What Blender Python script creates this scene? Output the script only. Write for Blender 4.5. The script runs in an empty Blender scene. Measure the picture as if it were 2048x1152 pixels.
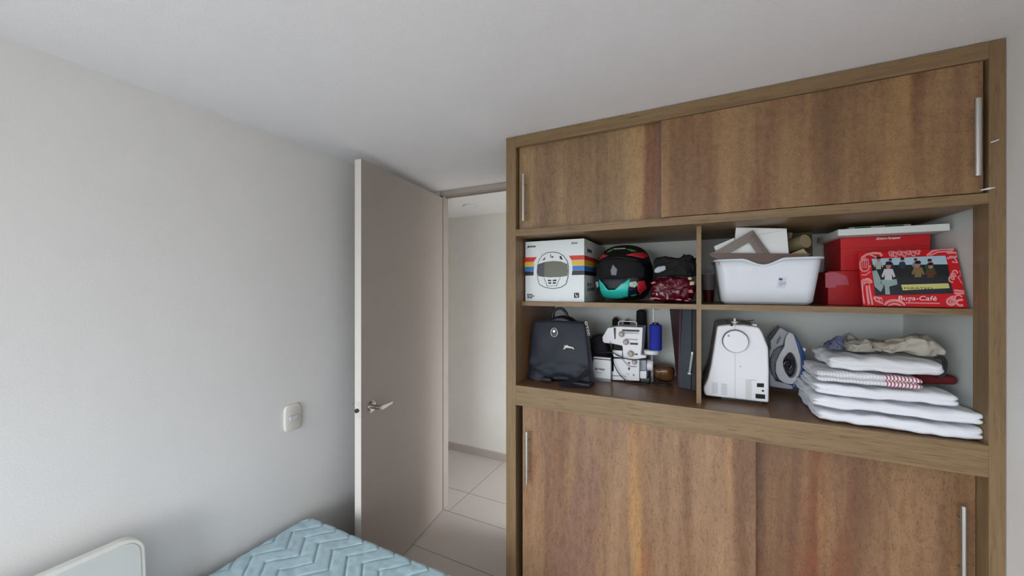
import bpy, bmesh, math, random
from mathutils import Vector, Matrix, noise
random.seed(7)
R = math.radians
scene = bpy.context.scene
C = scene.collection

# ------------------------------------------------------------------ camera, sky, light, exposure
FPX, HZ, EYE = 747.0, 577.0, 1.60          # focal length in px of a 2048 px frame, horizon row, eye height
YAW = math.atan(371 / 747)
cd = bpy.data.cameras.new('camera'); cam = bpy.data.objects.new('camera', cd); C.objects.link(cam)
cd.sensor_width = 36.0; cd.lens = FPX / 2048 * 36.0; cd.clip_start = 0.02
cd.shift_y = (HZ - 576) / 2048
cam.location = (0, 0, EYE); cam.rotation_euler = (R(90), 0, YAW)
scene.camera = cam
scene.view_settings.view_transform = 'Standard'; scene.view_settings.look = 'None'
scene.view_settings.exposure = -0.36; scene.view_settings.gamma = 1.0
scene.view_settings.use_curve_mapping = False

WX0, WX1, WZ0, WZ1, WY = -1.64, 0.20, 0.40, 1.98, -2.10      # unseen window behind the viewer, added to match the light
world = bpy.data.worlds.new('world'); scene.world = world; world.use_nodes = True
nt = world.node_tree; nt.nodes.clear()
tc = nt.nodes.new('ShaderNodeTexCoord'); sx = nt.nodes.new('ShaderNodeSeparateXYZ')
cr = nt.nodes.new('ShaderNodeValToRGB'); bg = nt.nodes.new('ShaderNodeBackground'); wo = nt.nodes.new('ShaderNodeOutputWorld')
mp = nt.nodes.new('ShaderNodeMapRange'); mp.inputs[1].default_value = -1; mp.inputs[2].default_value = 1
nt.links.new(tc.outputs['Generated'], sx.inputs[0]); nt.links.new(sx.outputs['Z'], mp.inputs[0])
nt.links.new(mp.outputs[0], cr.inputs[0]); nt.links.new(cr.outputs[0], bg.inputs[0]); nt.links.new(bg.outputs[0], wo.inputs[0])
e = cr.color_ramp.elements
e[0].position = 0.44; e[0].color = (0.26, 0.26, 0.24, 1)
e[1].position = 0.54; e[1].color = (0.90, 0.95, 1.0, 1)
q = e.new(.70); q.color = (1.25, 1.32, 1.40, 1)
bg.inputs[1].default_value = 14.0
def portal(name, x, y, z, w, h, rx):
    l = bpy.data.lights.new(name, 'AREA'); l.shape = 'RECTANGLE'; l.size = w; l.size_y = h
    l.cycles.is_portal = True
    o = bpy.data.objects.new(name, l); o.location = (x, y, z); o.rotation_euler = (rx, 0, 0); C.objects.link(o)
portal('window_portal', (WX0+WX1)/2, WY-0.06, (WZ0+WZ1)/2, WX1-WX0, WZ1-WZ0, R(90))
lo_ = bpy.data.lights.new('side_portal', 'AREA'); lo_.shape = 'RECTANGLE'; lo_.size = 1.1; lo_.size_y = 1.1; lo_.cycles.is_portal = True
loo = bpy.data.objects.new('side_portal', lo_); loo.location = (-1.80, -1.35, 1.45); loo.rotation_euler = (0, R(-90), 0); C.objects.link(loo)  # sky portal for the added window in the left wall
po = bpy.data.lights.new('hall_portal', 'AREA'); po.shape = 'RECTANGLE'; po.size = 2.05; po.size_y = .84; po.cycles.is_portal = True
poo = bpy.data.objects.new('hall_portal', po); poo.location = (0.93, 2.68, 1.175); poo.rotation_euler = (0, R(90), 0); C.objects.link(poo)  # sky portal for the added opening at the right hall end

# ------------------------------------------------------------------ helpers
def lin(c):
    c = c/255.0
    return c/12.92 if c <= 0.04045 else ((c+0.055)/1.055)**2.4
def rgb(r, g, b): return (lin(r), lin(g), lin(b), 1)
M = {}
def mat(name, c, rough=0.5, metal=0.0, var=0.0, vscale=8, bump=0.0, bscale=60, stretch=(1,1,1), spec=0.5, coat=0.0, trans=0.0, sheen=0.0):
    m = bpy.data.materials.new(name); m.use_nodes = True; M[name] = m
    n = m.node_tree.nodes; L = m.node_tree.links; p = n['Principled BSDF']
    p.inputs['Base Color'].default_value = rgb(*c); p.inputs['Roughness'].default_value = rough
    p.inputs['Metallic'].default_value = metal; p.inputs['Specular IOR Level'].default_value = spec
    p.inputs['Coat Weight'].default_value = coat; p.inputs['Transmission Weight'].default_value = trans
    p.inputs['Sheen Weight'].default_value = sheen
    t = n.new('ShaderNodeTexCoord'); mpn = n.new('ShaderNodeMapping'); mpn.inputs['Scale'].default_value = stretch
    L.new(t.outputs['Object'], mpn.inputs[0])
    nz = n.new('ShaderNodeTexNoise'); nz.inputs['Scale'].default_value = vscale; nz.inputs['Detail'].default_value = 4
    L.new(mpn.outputs[0], nz.inputs[0])
    mx = n.new('ShaderNodeMix'); mx.data_type = 'RGBA'; mx.blend_type = 'MULTIPLY'; mx.inputs[0].default_value = var if var else 0.05
    mx.inputs[6].default_value = rgb(*c)
    L.new(nz.outputs['Color'], mx.inputs[7])
    br = n.new('ShaderNodeValToRGB'); br.color_ramp.elements[0].position = .3; br.color_ramp.elements[0].color = (.45,.45,.45,1)
    br.color_ramp.elements[1].position = .6
    L.new(nz.outputs[0], br.inputs[0]); L.new(br.outputs[0], mx.inputs[7]); L.new(mx.outputs[2], p.inputs['Base Color'])
    if bump:
        n2 = n.new('ShaderNodeTexNoise'); n2.inputs['Scale'].default_value = bscale; n2.inputs['Detail'].default_value = 3
        L.new(mpn.outputs[0], n2.inputs[0])
        b = n.new('ShaderNodeBump'); b.inputs['Strength'].default_value = bump; b.inputs['Distance'].default_value = 0.004
        L.new(n2.outputs[0], b.inputs['Height']); L.new(b.outputs[0], p.inputs['Normal'])
    return m

def wood(name, stops, band=(9, 9, 1.1), seed=0.0, fibre=(260, 260, 14), rough=0.42, speck=0.55, dist=0.6, tint=None):
    """procedural veneer: broad colour bands + fine fibres + dark pores, grain along the least stretched axis"""
    m = bpy.data.materials.new(name); m.use_nodes = True; M[name] = m
    n = m.node_tree.nodes; L = m.node_tree.links; p = n['Principled BSDF']
    t = n.new('ShaderNodeTexCoord'); ad = n.new('ShaderNodeVectorMath'); ad.operation = 'ADD'
    ad.inputs[1].default_value = (seed, seed*.37, seed*1.7); L.new(t.outputs['Object'], ad.inputs[0])
    def tex(scale, det, rgh=.55, ds=0.0, sc=1.0):
        mm = n.new('ShaderNodeMapping'); mm.inputs['Scale'].default_value = scale; L.new(ad.outputs[0], mm.inputs[0])
        z = n.new('ShaderNodeTexNoise'); z.inputs['Scale'].default_value = sc; z.inputs['Detail'].default_value = det
        z.inputs['Roughness'].default_value = rgh; z.inputs['Distortion'].default_value = ds
        L.new(mm.outputs[0], z.inputs[0]); return z
    a = tex(band, 5, .58, dist)
    cr = n.new('ShaderNodeValToRGB'); els = cr.color_ramp.elements
    els[0].position = stops[0][0]; els[0].color = rgb(*stops[0][1]); els[1].position = stops[-1][0]; els[1].color = rgb(*stops[-1][1])
    for pos, c in stops[1:-1]:
        q = els.new(pos); q.color = rgb(*c)
    L.new(a.outputs[0], cr.inputs[0])
    base = cr.outputs[0]
    if tint:
        for k, (sc_, col_, lo, hi, amt) in enumerate(tint):
            z = tex(sc_, 3, .55, .3); rr = n.new('ShaderNodeMapRange'); rr.interpolation_type = 'SMOOTHSTEP'
            rr.inputs[1].default_value = lo; rr.inputs[2].default_value = hi; rr.inputs[4].default_value = amt; L.new(z.outputs[0], rr.inputs[0])
            mq = n.new('ShaderNodeMix'); mq.data_type = 'RGBA'; L.new(rr.outputs[0], mq.inputs[0]); L.new(base, mq.inputs[6]); mq.inputs[7].default_value = rgb(*col_); base = mq.outputs[2]
    b = tex(tuple(v*.22 for v in fibre), 4, .6, .8)
    r2 = n.new('ShaderNodeValToRGB'); r2.color_ramp.elements[0].position = .32; r2.color_ramp.elements[0].color = (.78,.75,.72,1)
    r2.color_ramp.elements[1].position = .62; r2.color_ramp.elements[1].color = (1.08,1.06,1.04,1)
    L.new(b.outputs[0], r2.inputs[0])
    mx = n.new('ShaderNodeMix'); mx.data_type = 'RGBA'; mx.blend_type = 'MULTIPLY'; mx.inputs[0].default_value = .8
    L.new(base, mx.inputs[6]); L.new(r2.outputs[0], mx.inputs[7])
    f = tex(fibre, 3, .6, 0)
    r3 = n.new('ShaderNodeValToRGB'); r3.color_ramp.elements[0].position = .34; r3.color_ramp.elements[0].color = (.42,.36,.34,1)
    r3.color_ramp.elements[1].position = .44; r3.color_ramp.elements[1].color = (1,1,1,1)
    L.new(f.outputs[0], r3.inputs[0])
    m2 = n.new('ShaderNodeMix'); m2.data_type = 'RGBA'; m2.blend_type = 'MULTIPLY'; m2.inputs[0].default_value = speck
    L.new(mx.outputs[2], m2.inputs[6]); L.new(r3.outputs[0], m2.inputs[7]); L.new(m2.outputs[2], p.inputs['Base Color'])
    bp = n.new('ShaderNodeBump'); bp.inputs['Strength'].default_value = .15; bp.inputs['Distance'].default_value = .001
    L.new(f.outputs[0], bp.inputs['Height']); L.new(bp.outputs[0], p.inputs['Normal'])
    p.inputs['Roughness'].default_value = rough; p.inputs['Specular IOR Level'].default_value = .4
    return m

def stripes(name, cols, freq, axis=0, rough=.9):
    m = bpy.data.materials.new(name); m.use_nodes = True; M[name] = m
    n = m.node_tree.nodes; L = m.node_tree.links; p = n['Principled BSDF']; p.inputs['Roughness'].default_value = rough
    t = n.new('ShaderNodeTexCoord'); s = n.new('ShaderNodeSeparateXYZ'); L.new(t.outputs['Object'], s.inputs[0])
    mu = n.new('ShaderNodeMath'); mu.operation = 'MULTIPLY'; mu.inputs[1].default_value = freq; L.new(s.outputs[axis], mu.inputs[0])
    fr = n.new('ShaderNodeMath'); fr.operation = 'FRACT'; L.new(mu.outputs[0], fr.inputs[0])
    cr = n.new('ShaderNodeValToRGB'); cr.color_ramp.interpolation = 'CONSTANT'
    cr.color_ramp.elements[0].color = rgb(*cols[0]); cr.color_ramp.elements[1].position = .55; cr.color_ramp.elements[1].color = rgb(*cols[1])
    L.new(fr.outputs[0], cr.inputs[0]); L.new(cr.outputs[0], p.inputs['Base Color']); return m

WL = {}                                   # world location of every object
def link(o, wloc, parent=None):
    C.objects.link(o); WL[o.name] = Vector(wloc)
    if parent is not None:
        o.parent = parent; o.location = Vector(wloc) - WL[parent.name]
    else: o.location = wloc
    return o
def tag(o, label, cat=None, group=None):
    o['label'] = label
    if cat: o['category'] = cat
    if group: o['group'] = group
    return o
def thing(name, label, cat, loc, group=None):
    return tag(link(bpy.data.objects.new(name, None), loc), label, cat, group)
class MB:
    def __init__(s): s.v = []; s.f = []
    def add(s, vs, fs):
        k = len(s.v); s.v += [Vector(v) for v in vs]; s.f += [tuple(i+k for i in f) for f in fs]; return s
    def box(s, x0, x1, y0, y1, z0, z1):
        return s.add([(x,y,z) for x in (x0,x1) for y in (y0,y1) for z in (z0,z1)],
                     [(0,1,3,2),(4,6,7,5),(0,4,5,1),(2,3,7,6),(0,2,6,4),(1,5,7,3)])
    def bm(s, b, mtx=None):
        b.verts.index_update(); vs = [(mtx @ v.co) if mtx else v.co.copy() for v in b.verts]
        s.add(vs, [tuple(v.index for v in f.verts) for f in b.faces]); b.free(); return s
    def tube(s, pts, r, n=12, closed=False):
        pts = [Vector(p) for p in pts]; N = len(pts); rs = r if isinstance(r, (list,tuple)) else [r]*N
        rings = []; up = None
        for i, p in enumerate(pts):
            a = pts[(i-1) % N] if (closed or i) else p; b = pts[(i+1) % N] if (closed or i < N-1) else p
            d = (b-a).normalized()
            if up is None:
                up = Vector((0,0,1)) if abs(d.z) < .9 else Vector((1,0,0))
            x = d.cross(up).normalized(); up = x.cross(d).normalized()
            rings.append([p + rs[i]*(math.cos(2*math.pi*k/n)*x + math.sin(2*math.pi*k/n)*up) for k in range(n)])
        vs = [v for g in rings for v in g]; fs = []
        for i in range(N if closed else N-1):
            j = (i+1) % N
            for k in range(n): fs.append((i*n+k, i*n+(k+1)%n, j*n+(k+1)%n, j*n+k))
        if not closed: fs += [tuple(range(n))[::-1], tuple((N-1)*n+k for k in range(n))]
        return s.add(vs, fs)
    def lathe(s, prof, c, axis='Z', n=32):
        """prof: list of (radius, height along axis)"""
        vs = []; c = Vector(c)
        for r, h in prof:
            for k in range(n):
                a = 2*math.pi*k/n; u, w = r*math.cos(a), r*math.sin(a)
                vs.append(c + Vector({'Z': (u,w,h), 'Y': (w,-h,u), 'X': (h,u,w)}[axis]))
        fs = []; m = len(prof)
        for i in range(m-1):
            for k in range(n): fs.append((i*n+k, i*n+(k+1)%n, (i+1)*n+(k+1)%n, (i+1)*n+k))
        fs += [tuple(range(n))[::-1], tuple((m-1)*n+k for k in range(n))]
        return s.add(vs, fs)
    def prism(s, pts, fr, c0, c1):
        n = len(pts); vs = [fr.p(a,b,c0) for a,b in pts] + [fr.p(a,b,c1) for a,b in pts]
        fs = [tuple(range(n))[::-1], tuple(range(n, 2*n))] + [(i, (i+1)%n, n+(i+1)%n, n+i) for i in range(n)]
        return s.add(vs, fs)
    def rbox(s, c, w, d, h, r, nx=8, ny=8, nz=4, fn=None, rz=0):
        """rounded box w*d*h centred on c with n* divisions, optional deformation fn(local point)->point"""
        b = bmesh.new(); idx = {}
        k = 4
        def axis(L, n):
            r_ = min(r, L/2-1e-5); a = [-L/2 + r_*(1-math.cos(math.pi/2*i/k)) for i in range(k+1)]
            inner = [-L/2+r_ + (L-2*r_)*i/n for i in range(1, n)]
            return a + inner + [-x for x in a[::-1]]
        X, Y, Z = axis(w, nx), axis(d, ny), axis(h, nz)
        def vert(x, y, z):
            key = (round(x,6), round(y,6), round(z,6))
            if key not in idx:
                q = Vector((max(-w/2+r, min(w/2-r, x)), max(-d/2+r, min(d/2-r, y)), max(-h/2+r, min(h/2-r, z))))
                dl = Vector((x,y,z)) - q
                # map the cube corner region on to the sphere of radius r
                if dl.length > 1e-9:
                    dd = dl/r; mx_ = max(abs(dd.x), abs(dd.y), abs(dd.z)); dl = dd.normalized()*r*mx_
                p = q + dl
                if fn: p = Vector(fn(p))
                if rz: p = Matrix.Rotation(rz, 3, 'Z') @ p
                idx[key] = b.verts.new(p + Vector(c))
            return idx[key]
        def face(A, B, f, flip):
            for i in range(len(A)-1):
                for j in range(len(B)-1):
                    vs = [f(A[i],B[j]), f(A[i+1],B[j]), f(A[i+1],B[j+1]), f(A[i],B[j+1])]
                    try: b.faces.new(vs[::-1] if flip else vs)
                    except ValueError: pass
        face(X, Y, lambda a,e_: vert(a,e_,Z[-1]), False); face(X, Y, lambda a,e_: vert(a,e_,Z[0]), True)
        face(X, Z, lambda a,e_: vert(a,Y[0],e_), False); face(X, Z, lambda a,e_: vert(a,Y[-1],e_), True)
        face(Y, Z, lambda a,e_: vert(X[-1],a,e_), False); face(Y, Z, lambda a,e_: vert(X[0],a,e_), True)
        return s.bm(b)
    def build(s, name, m, parent=None, bevel=0.0, smooth=False, kind=None, sub=0, seg=2):
        xs = [v.x for v in s.v]; ys = [v.y for v in s.v]; zs = [v.z for v in s.v]
        c = Vector(((min(xs)+max(xs))/2, (min(ys)+max(ys))/2, min(zs)))
        me = bpy.data.meshes.new(name); me.from_pydata([v-c for v in s.v], [], s.f); me.update()
        b = bmesh.new(); b.from_mesh(me); bmesh.ops.recalc_face_normals(b, faces=b.faces); b.to_mesh(me); b.free()
        me.materials.append(M[m] if isinstance(m, str) else m)
        o = bpy.data.objects.new(name, me); link(o, c, parent)
        if bevel:
            q = o.modifiers.new('bevel', 'BEVEL'); q.width = bevel; q.segments = seg; q.limit_method = 'ANGLE'; q.angle_limit = R(40)
        if sub:
            q = o.modifiers.new('sub', 'SUBSURF'); q.levels = sub; q.render_levels = sub
        if smooth or bevel:
            for p in me.polygons: p.use_smooth = True
            if not smooth: 
                w = o.modifiers.new('wn', 'WEIGHTED_NORMAL'); w.keep_sharp = True
        if kind: o['kind'] = kind
        return o
class Fr:
    def __init__(s, O, u=(1,0,0), v=(0,0,1)):
        s.O = Vector(O); s.u = Vector(u).normalized(); v = Vector(v); s.v = (v - s.u*v.dot(s.u)).normalized(); s.n = s.u.cross(s.v)
    def p(s, a, b, c=0): return s.O + s.u*a + s.v*b + s.n*c
def flat(name, polys, fr, off, m, parent, th=0.0006):
    if 2 <= len(polys) <= 12:
        return [flat(name, [p], fr, off, m, parent, th) for p in polys][0]
    b = MB()
    for p in polys: b.prism(p, fr, off, off+th)
    return b.build(name, m, parent)
def text(name, s, size, fr, a, b, off, m, parent, sx=1.0, bold=0.0, shear=0.0, align='LEFT'):
    cu = bpy.data.curves.new(name, 'FONT'); cu.body = s; cu.size = size; cu.offset = bold; cu.shear = shear; cu.align_x = align
    cu.extrude = 0.0003
    t = bpy.data.objects.new(name, cu); C.objects.link(t); bpy.context.view_layer.update()
    me = bpy.data.meshes.new_from_object(t.evaluated_get(bpy.context.evaluated_depsgraph_get()))
    bpy.data.objects.remove(t)
    mb = MB(); mb.add([fr.p(a+v.co.x*sx, b+v.co.y, off+v.co.z) for v in me.vertices], [tuple(p.vertices) for p in me.polygons])
    return mb.build(name, m, parent)
# turning a place in the photograph into a point on a plane of the room
Fw = Vector((-math.sin(YAW), math.cos(YAW), 0)); Rt = Vector((math.cos(YAW), math.sin(YAW), 0))
def ray(px, py): return Fw + Rt*((px-1024)/FPX) + Vector((0,0,1))*((HZ-py)/FPX)
def Py(px, py, y):
    d = ray(px, py); q = d*(y/d.y); return q.x, q.z+EYE
def outline(pts, y, k=1.0, o=(0,0)): return [Py(o[0]+a/k, o[1]+b/k, y) for a, b in pts]
FY = lambda y: Fr((0, y, 0))               # frame facing the viewer (-Y) at depth y, coordinates (x, z)

# ------------------------------------------------------------------ materials
mat('wall_paint', (231,230,229), .85, var=.03, bump=.10, bscale=180)
mat('ceiling_paint', (236,235,237), .9, var=.03, bump=.25, bscale=220)
mat('hall_paint', (236,233,226), .85)
mat('door_paint', (168,158,150), .55, var=.03)
mat('door_edge', (226,221,214), .6)
mat('frame_paint', (164,155,146), .5)
mat('baseboard', (190,178,171), .5)
mat('chrome', (190,184,180), .2, 1.0); mat('dark_metal', (92,88,88), .35, 1.0); mat('steel', (205,205,202), .32, 1.0)
mat('white_plastic', (232,233,236), .35); mat('cream_plastic', (225,222,215), .4)
mat('dark_hole', (20,18,18), .8); mat('black_plastic', (22,22,26), .35); mat('black_gloss', (14,15,20), .12, coat=.6)
def veneer(name, seed, lo, hi, mauve, rust, gold, fib):
    wood(name, [(.30, lo), (.47, tuple((a_+b_)//2 for a_, b_ in zip(lo, hi))), (.62, hi)], band=(9, 9, .55), seed=seed, fibre=fib, dist=.35, speck=.6,
         tint=[((5.0,5.0,.5), mauve, .52, .66, .75), ((6.5,6.5,.8), rust, .58, .74, .8), ((8.0,8.0,.45), gold, .55, .70, .8)])
veneer('door_veneer', 0.0, (118,92,70), (162,134,102), (116,84,76), (124,78,56), (170,138,96), (300,300,110))
veneer('door_veneer_b', 3.3, (112,82,58), (156,124,90), (114,82,72), (116,68,50), (168,134,88), (240,240,190))
veneer('door_veneer_c', 7.1, (118,88,66), (156,126,96), (128,98,84), (136,78,46), (176,136,88), (300,300,80))
veneer('door_veneer_d', 12.6, (106,76,56), (146,114,82), (112,80,68), (118,66,44), (162,126,80), (260,260,100))
FR = [(.25,(120,97,70)),(.5,(136,113,83)),(.8,(128,104,76))]
wood('frame_wood_v', FR, band=(14,14,1), fibre=(300,300,16), speck=.35)
wood('frame_wood_h', FR, band=(1,14,14), seed=5, fibre=(12,300,300), speck=.6)
wood('shelf_wood', [(.25,(104,74,52)),(.5,(132,98,70)),(.8,(116,84,60))], band=(1.2,14,14), seed=9, fibre=(12,300,300), rough=.3)
mat('white_board', (214,219,216), .5, var=.05, vscale=5)
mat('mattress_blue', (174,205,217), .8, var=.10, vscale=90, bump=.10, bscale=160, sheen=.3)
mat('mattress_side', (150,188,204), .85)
mat('bed_base', (120,110,104), .8)
mat('panel_white', (226,226,220), .45); mat('panel_face', (206,209,206), .5)

# floor: large pale tiles, grout lines at fixed places
def floor_material():
    m = bpy.data.materials.new('floor_tiles'); m.use_nodes = True; M['floor_tiles'] = m
    n = m.node_tree.nodes; L = m.node_tree.links; p = n['Principled BSDF']
    z = n.new('ShaderNodeTexNoise'); z.inputs['Scale'].default_value = 3; z.inputs['Detail'].default_value = 5
    t = n.new('ShaderNodeTexCoord'); L.new(t.outputs['Object'], z.inputs[0])
    c = n.new('ShaderNodeValToRGB'); c.color_ramp.elements[0].color = rgb(184,173,167); c.color_ramp.elements[1].color = rgb(198,188,182)
    L.new(z.outputs[0], c.inputs[0]); L.new(c.outputs[0], p.inputs['Base Color']); p.inputs['Roughness'].default_value = .38
floor_material(); mat('grout', (118,110,104), .9)

# ------------------------------------------------------------------ the room
XL, XR, YB, HC = -1.74, 0.774, WY, 2.303
YD = 2.20                                    # plane of the doorway
T = .12
def struct(name, mb, m, parent=None, bevel=0): return mb.build(name, m, parent, bevel=bevel, kind=None if parent else 'structure')
struct('wall_left', MB().box(XL-T, XL, YB-T, -1.9, 0, HC).box(XL-T, XL, -.8, YD+.10, 0, HC).box(XL-T, XL, -1.9, -.8, 0, .9).box(XL-T, XL, -1.9, -.8, 2.0, HC), 'wall_paint')
struct('wall_right', MB().box(XR, XR+T, YB-T, YD+.10, 0, HC), 'wall_paint')
struct('wall_behind_viewer', MB().box(XL-T, WX0, YB-T, YB, 0, HC).box(WX1, XR+T, YB-T, YB, 0, HC).box(WX0, WX1, YB-T, YB, 0, WZ0).box(WX0, WX1, YB-T, YB, WZ1, HC), 'wall_paint')
DX0, DX1, DZ = -1.646, -0.84, 2.266; WT = .056          # clear opening of the doorway
struct('wall_far', MB().box(XL, DX0-.030, YD, YD+WT, 0, HC).box(DX1+.030, XR, YD, YD+WT, 0, HC).box(DX0-.030, DX1+.030, YD, YD+WT, DZ+.018, HC), 'wall_paint')
struct('ceiling', MB().box(-3.3, 1.0, YB-T, 3.2, HC, HC+.1), 'ceiling_paint')
struct('wall_hall', MB().box(-3.3, 1.0, 3.07, 3.19, 0, HC), 'hall_paint')
struct('wall_hall_left', MB().box(-3.3, -3.2, YD, 3.07, 0, HC), 'hall_paint')
struct('wall_hall_right', MB().box(.9, 1.0, YD+.10, 3.07, 0, .15).box(.9, 1.0, YD+.10, 3.07, 2.2, HC), 'hall_paint')  # unseen hall end, opening added to let more daylight into the hall
struct('wall_hall_near', MB().box(-3.2, XL-T, YD, YD+.10, 0, HC).box(XR+T, 1.0, YD, YD+.10, 0, HC), 'hall_paint')
struct('baseboard_hall', MB().box(-3.2, .9, 3.055, 3.07, 0, .072), 'baseboard', bevel=.002)
fl = MB()
struct('floor', MB().box(-3.3, 1.0, YB-T, 3.2, -.1, 0), 'floor_tiles')
g = MB(); gw = .0016
for y in (2.463, 1.815, 1.215, .615, .015, -.585, -1.185, -1.785): g.box(-3.2 if y > 2.2 else XL, 0.9 if y > 2.2 else XR, y-gw, y+gw, 0, .0006)
g.box(DX0, DX1, 2.2-gw, 2.2+gw, 0, .0006)
for x in (-2.2, -1.6, -1.0, -.4, .2, .8): g.box(x-gw, x+gw, 2.2, 3.06, 0, .0006)
for x in (-1.3, -.7, -.1, .5): g.box(x-gw, x+gw, YB, .6, 0, .0006)
fo = g.build('grout_lines', 'grout', bpy.data.objects['floor'])
# door frame (jambs and head with a rebate)
f = MB()
f.box(DX0-.030, DX0, YD-.002, YD+WT+.002, 0, DZ+.018).box(DX1, DX1+.030, YD-.002, YD+WT+.002, 0, DZ+.018).box(DX0-.030, DX1+.030, YD-.002, YD+WT+.002, DZ, DZ+.018)
f.box(DX0, DX1, YD+.030, YD+.040, DZ-.010, DZ)
struct('trim_door_frame', f, 'frame_paint', bevel=.002)
struct('trim_door_header', MB().box(DX0-.030, DX1+.030, YD-.007, YD-.002, DZ+.004, HC), 'baseboard', bevel=.002)
# frame of the added, unseen window behind the viewer
wf = MB(); q = .05
wf.box(WX0, WX1, YB-.09, YB-.04, WZ0, WZ0+q).box(WX0, WX1, YB-.09, YB-.04, WZ1-q, WZ1).box(WX0, WX0+q, YB-.09, YB-.04, WZ0, WZ1).box(WX1-q, WX1, YB-.09, YB-.04, WZ0, WZ1)
mx_ = (WX0+WX1)/2; wf.box(mx_-.03, mx_+.03, YB-.09, YB-.04, WZ0, WZ1)
struct('window_added_back', wf, 'white_plastic', bevel=.004)

w2 = MB().box(XL-.09, XL-.04, -1.9, -.8, .9, .95).box(XL-.09, XL-.04, -1.9, -.8, 1.95, 2.0).box(XL-.09, XL-.04, -1.9, -1.85, .9, 2.0).box(XL-.09, XL-.04, -.85, -.8, .9, 2.0)
struct('window_added_left', w2, 'white_plastic', bevel=.004)  # unseen second window, added to brighten the right wall
# open door: hinged on the left jamb, swung back towards the left wall
hA, hB = Vector((-1.645, 2.190, 0)), Vector((-1.520, 1.350, 0))
du = (hA-hB).normalized(); fd = Fr((hB.x, hB.y, .008), du, (0,0,1)); DW = (hA-hB).length      # u: free edge -> hinge, n faces the room
door = MB().prism([(0,0),(DW,0),(DW,2.247),(0,2.247)], fd, -.040, 0).build('door_1', 'door_paint', kind='structure', bevel=.0015)
MB().prism([(-.0008,.001),(.0012,.001),(.0012,2.246),(-.0008,2.246)], fd, -.039, -.0012).build('edge_band', 'door_edge', door)['label'] = 'pale lipping on the free edge of the door'
hz = .983-.008
def ring(fr, a, b, r, n=28): return [(a+r*math.cos(2*math.pi*k/n), b+r*math.sin(2*math.pi*k/n)) for k in range(n)]
hd = MB().prism(ring(fd, .075, hz, .031), fd, 0, .006).prism(ring(fd, .075, hz, .026), fd, .006, .011).prism(ring(fd, .075, hz, .012), fd, .011, .05)
hd.build('rose', 'chrome', door, bevel=.001)
MB().prism(ring(fd, .075, hz, .0105), fd, .05, .072).build('lever_neck', 'chrome', door, bevel=.002)
lvp = [(.064,hz-.010),(.075,hz-.0125),(.110,hz-.010),(.158,hz-.004),(.165,hz+.003),(.160,hz+.008),(.110,hz+.010),(.075,hz+.0125),(.064,hz+.010)]
MB().prism(lvp, fd, .060, .071).build('door_handle', 'chrome', door, bevel=.002)
MB().tube([fd.p(.075,hz+.004,-.05), fd.p(.074,hz+.004,-.085), fd.p(.070,hz+.004,-.112)], [.010,.009,.004], 14).build('lever_neck', 'steel', door, smooth=True)
MB().prism(ring(fd, .075, hz, .011), fd, -.075, -.04).prism(ring(fd, .075, hz, .03), fd, -.046, -.04).build('rose', 'chrome', door, bevel=.001)
MB().tube([fd.p(.075,hz,-.07), fd.p(.09,hz,-.08), fd.p(.15,hz,-.08)], .009, 12).build('door_handle', 'chrome', door, smooth=True)
# latch on the free edge (faces the viewer's side of the room)
fe = Fr(fd.p(0,0,-.04), fd.n, (0,0,1))       # u: across the door thickness, n along -du
lp = MB().prism([(.009,hz-.045),(.031,hz-.045),(.031,hz+.045),(.009,hz+.045)], fe, 0.0012, .003); lp.build('latch_plate', 'door_edge', door)
MB().prism(ring(fe, .020, hz, .0105), fe, .003, .014).build('latch_bolt', 'dark_metal', door, bevel=.001)
MB().prism(ring(fe, .020, hz+.030, .003, 10), fe, .003, .004).prism(ring(fe, .020, hz-.028, .003, 10), fe, .003, .004).build('screw', 'steel', door)
hg = MB()
for z in (.25, 1.15, 2.05): hg.tube([fd.p(DW+.004, z-.045, .004), fd.p(DW+.004, z+.045, .004)], .005, 10)

# light switch on the left wall
sw = thing('light_switch', 'white rounded wall switch plate with one small rocker on the left wall', 'light switch', (XL, 1.135, .925))
def plate(p):
    return p
fs = Fr((XL, 1.078, .918), (0,1,0), (0,0,1))  # n = u x v = +X
def sqr(w, h, n=4.5, k=48, cx=0, cy=0):
    out = []
    for i in range(k):
        a = 2*math.pi*i/k; c, s_ = math.cos(a), math.sin(a)
        out.append((cx+w/2*math.copysign(abs(c)**(2/n), c), cy+h/2*math.copysign(abs(s_)**(2/n), s_)))
    return out
pm = MB(); cxs, czs = .057, .066
lv_ = [(1.0,0),(1.0,.004),(.96,.009),(.86,.012)]
rings_ = [[fs.p(a,b,h) for a,b in sqr(.088*k_, .128*k_, cx=cxs, cy=czs)] for k_, h in lv_]
n_ = 48; vs = [v for r_ in rings_ for v in r_]; fcs = []
for i in range(3):
    for k in range(n_): fcs.append((i*n_+k, i*n_+(k+1)%n_, (i+1)*n_+(k+1)%n_, (i+1)*n_+k))
fcs += [tuple(range(n_))[::-1], tuple(3*n_+k for k in range(n_))]
pm.add(vs, fcs); pl_ = pm.build('plate', 'cream_plastic', sw, smooth=True)
MB().prism([(cxs-.022,czs-.011),(cxs+.022,czs-.011),(cxs+.022,czs+.011),(cxs-.022,czs+.011)], fs, .012, .0122).build('rocker_gap', 'dark_hole', sw)
rk = MB(); A = fs
rk.add([A.p(cxs-.021,czs-.010,.012),A.p(cxs+.021,czs-.010,.012),A.p(cxs+.021,czs+.010,.012),A.p(cxs-.021,czs+.010,.012),
        A.p(cxs-.021,czs-.010,.018),A.p(cxs+.021,czs-.010,.0128),A.p(cxs+.021,czs+.010,.0128),A.p(cxs-.021,czs+.010,.018)],
       [(0,3,2,1),(4,5,6,7),(0,1,5,4),(1,2,6,5),(2,3,7,6),(3,0,4,7)])
rk.build('rocker', 'white_plastic', sw, bevel=.0008)

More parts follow.
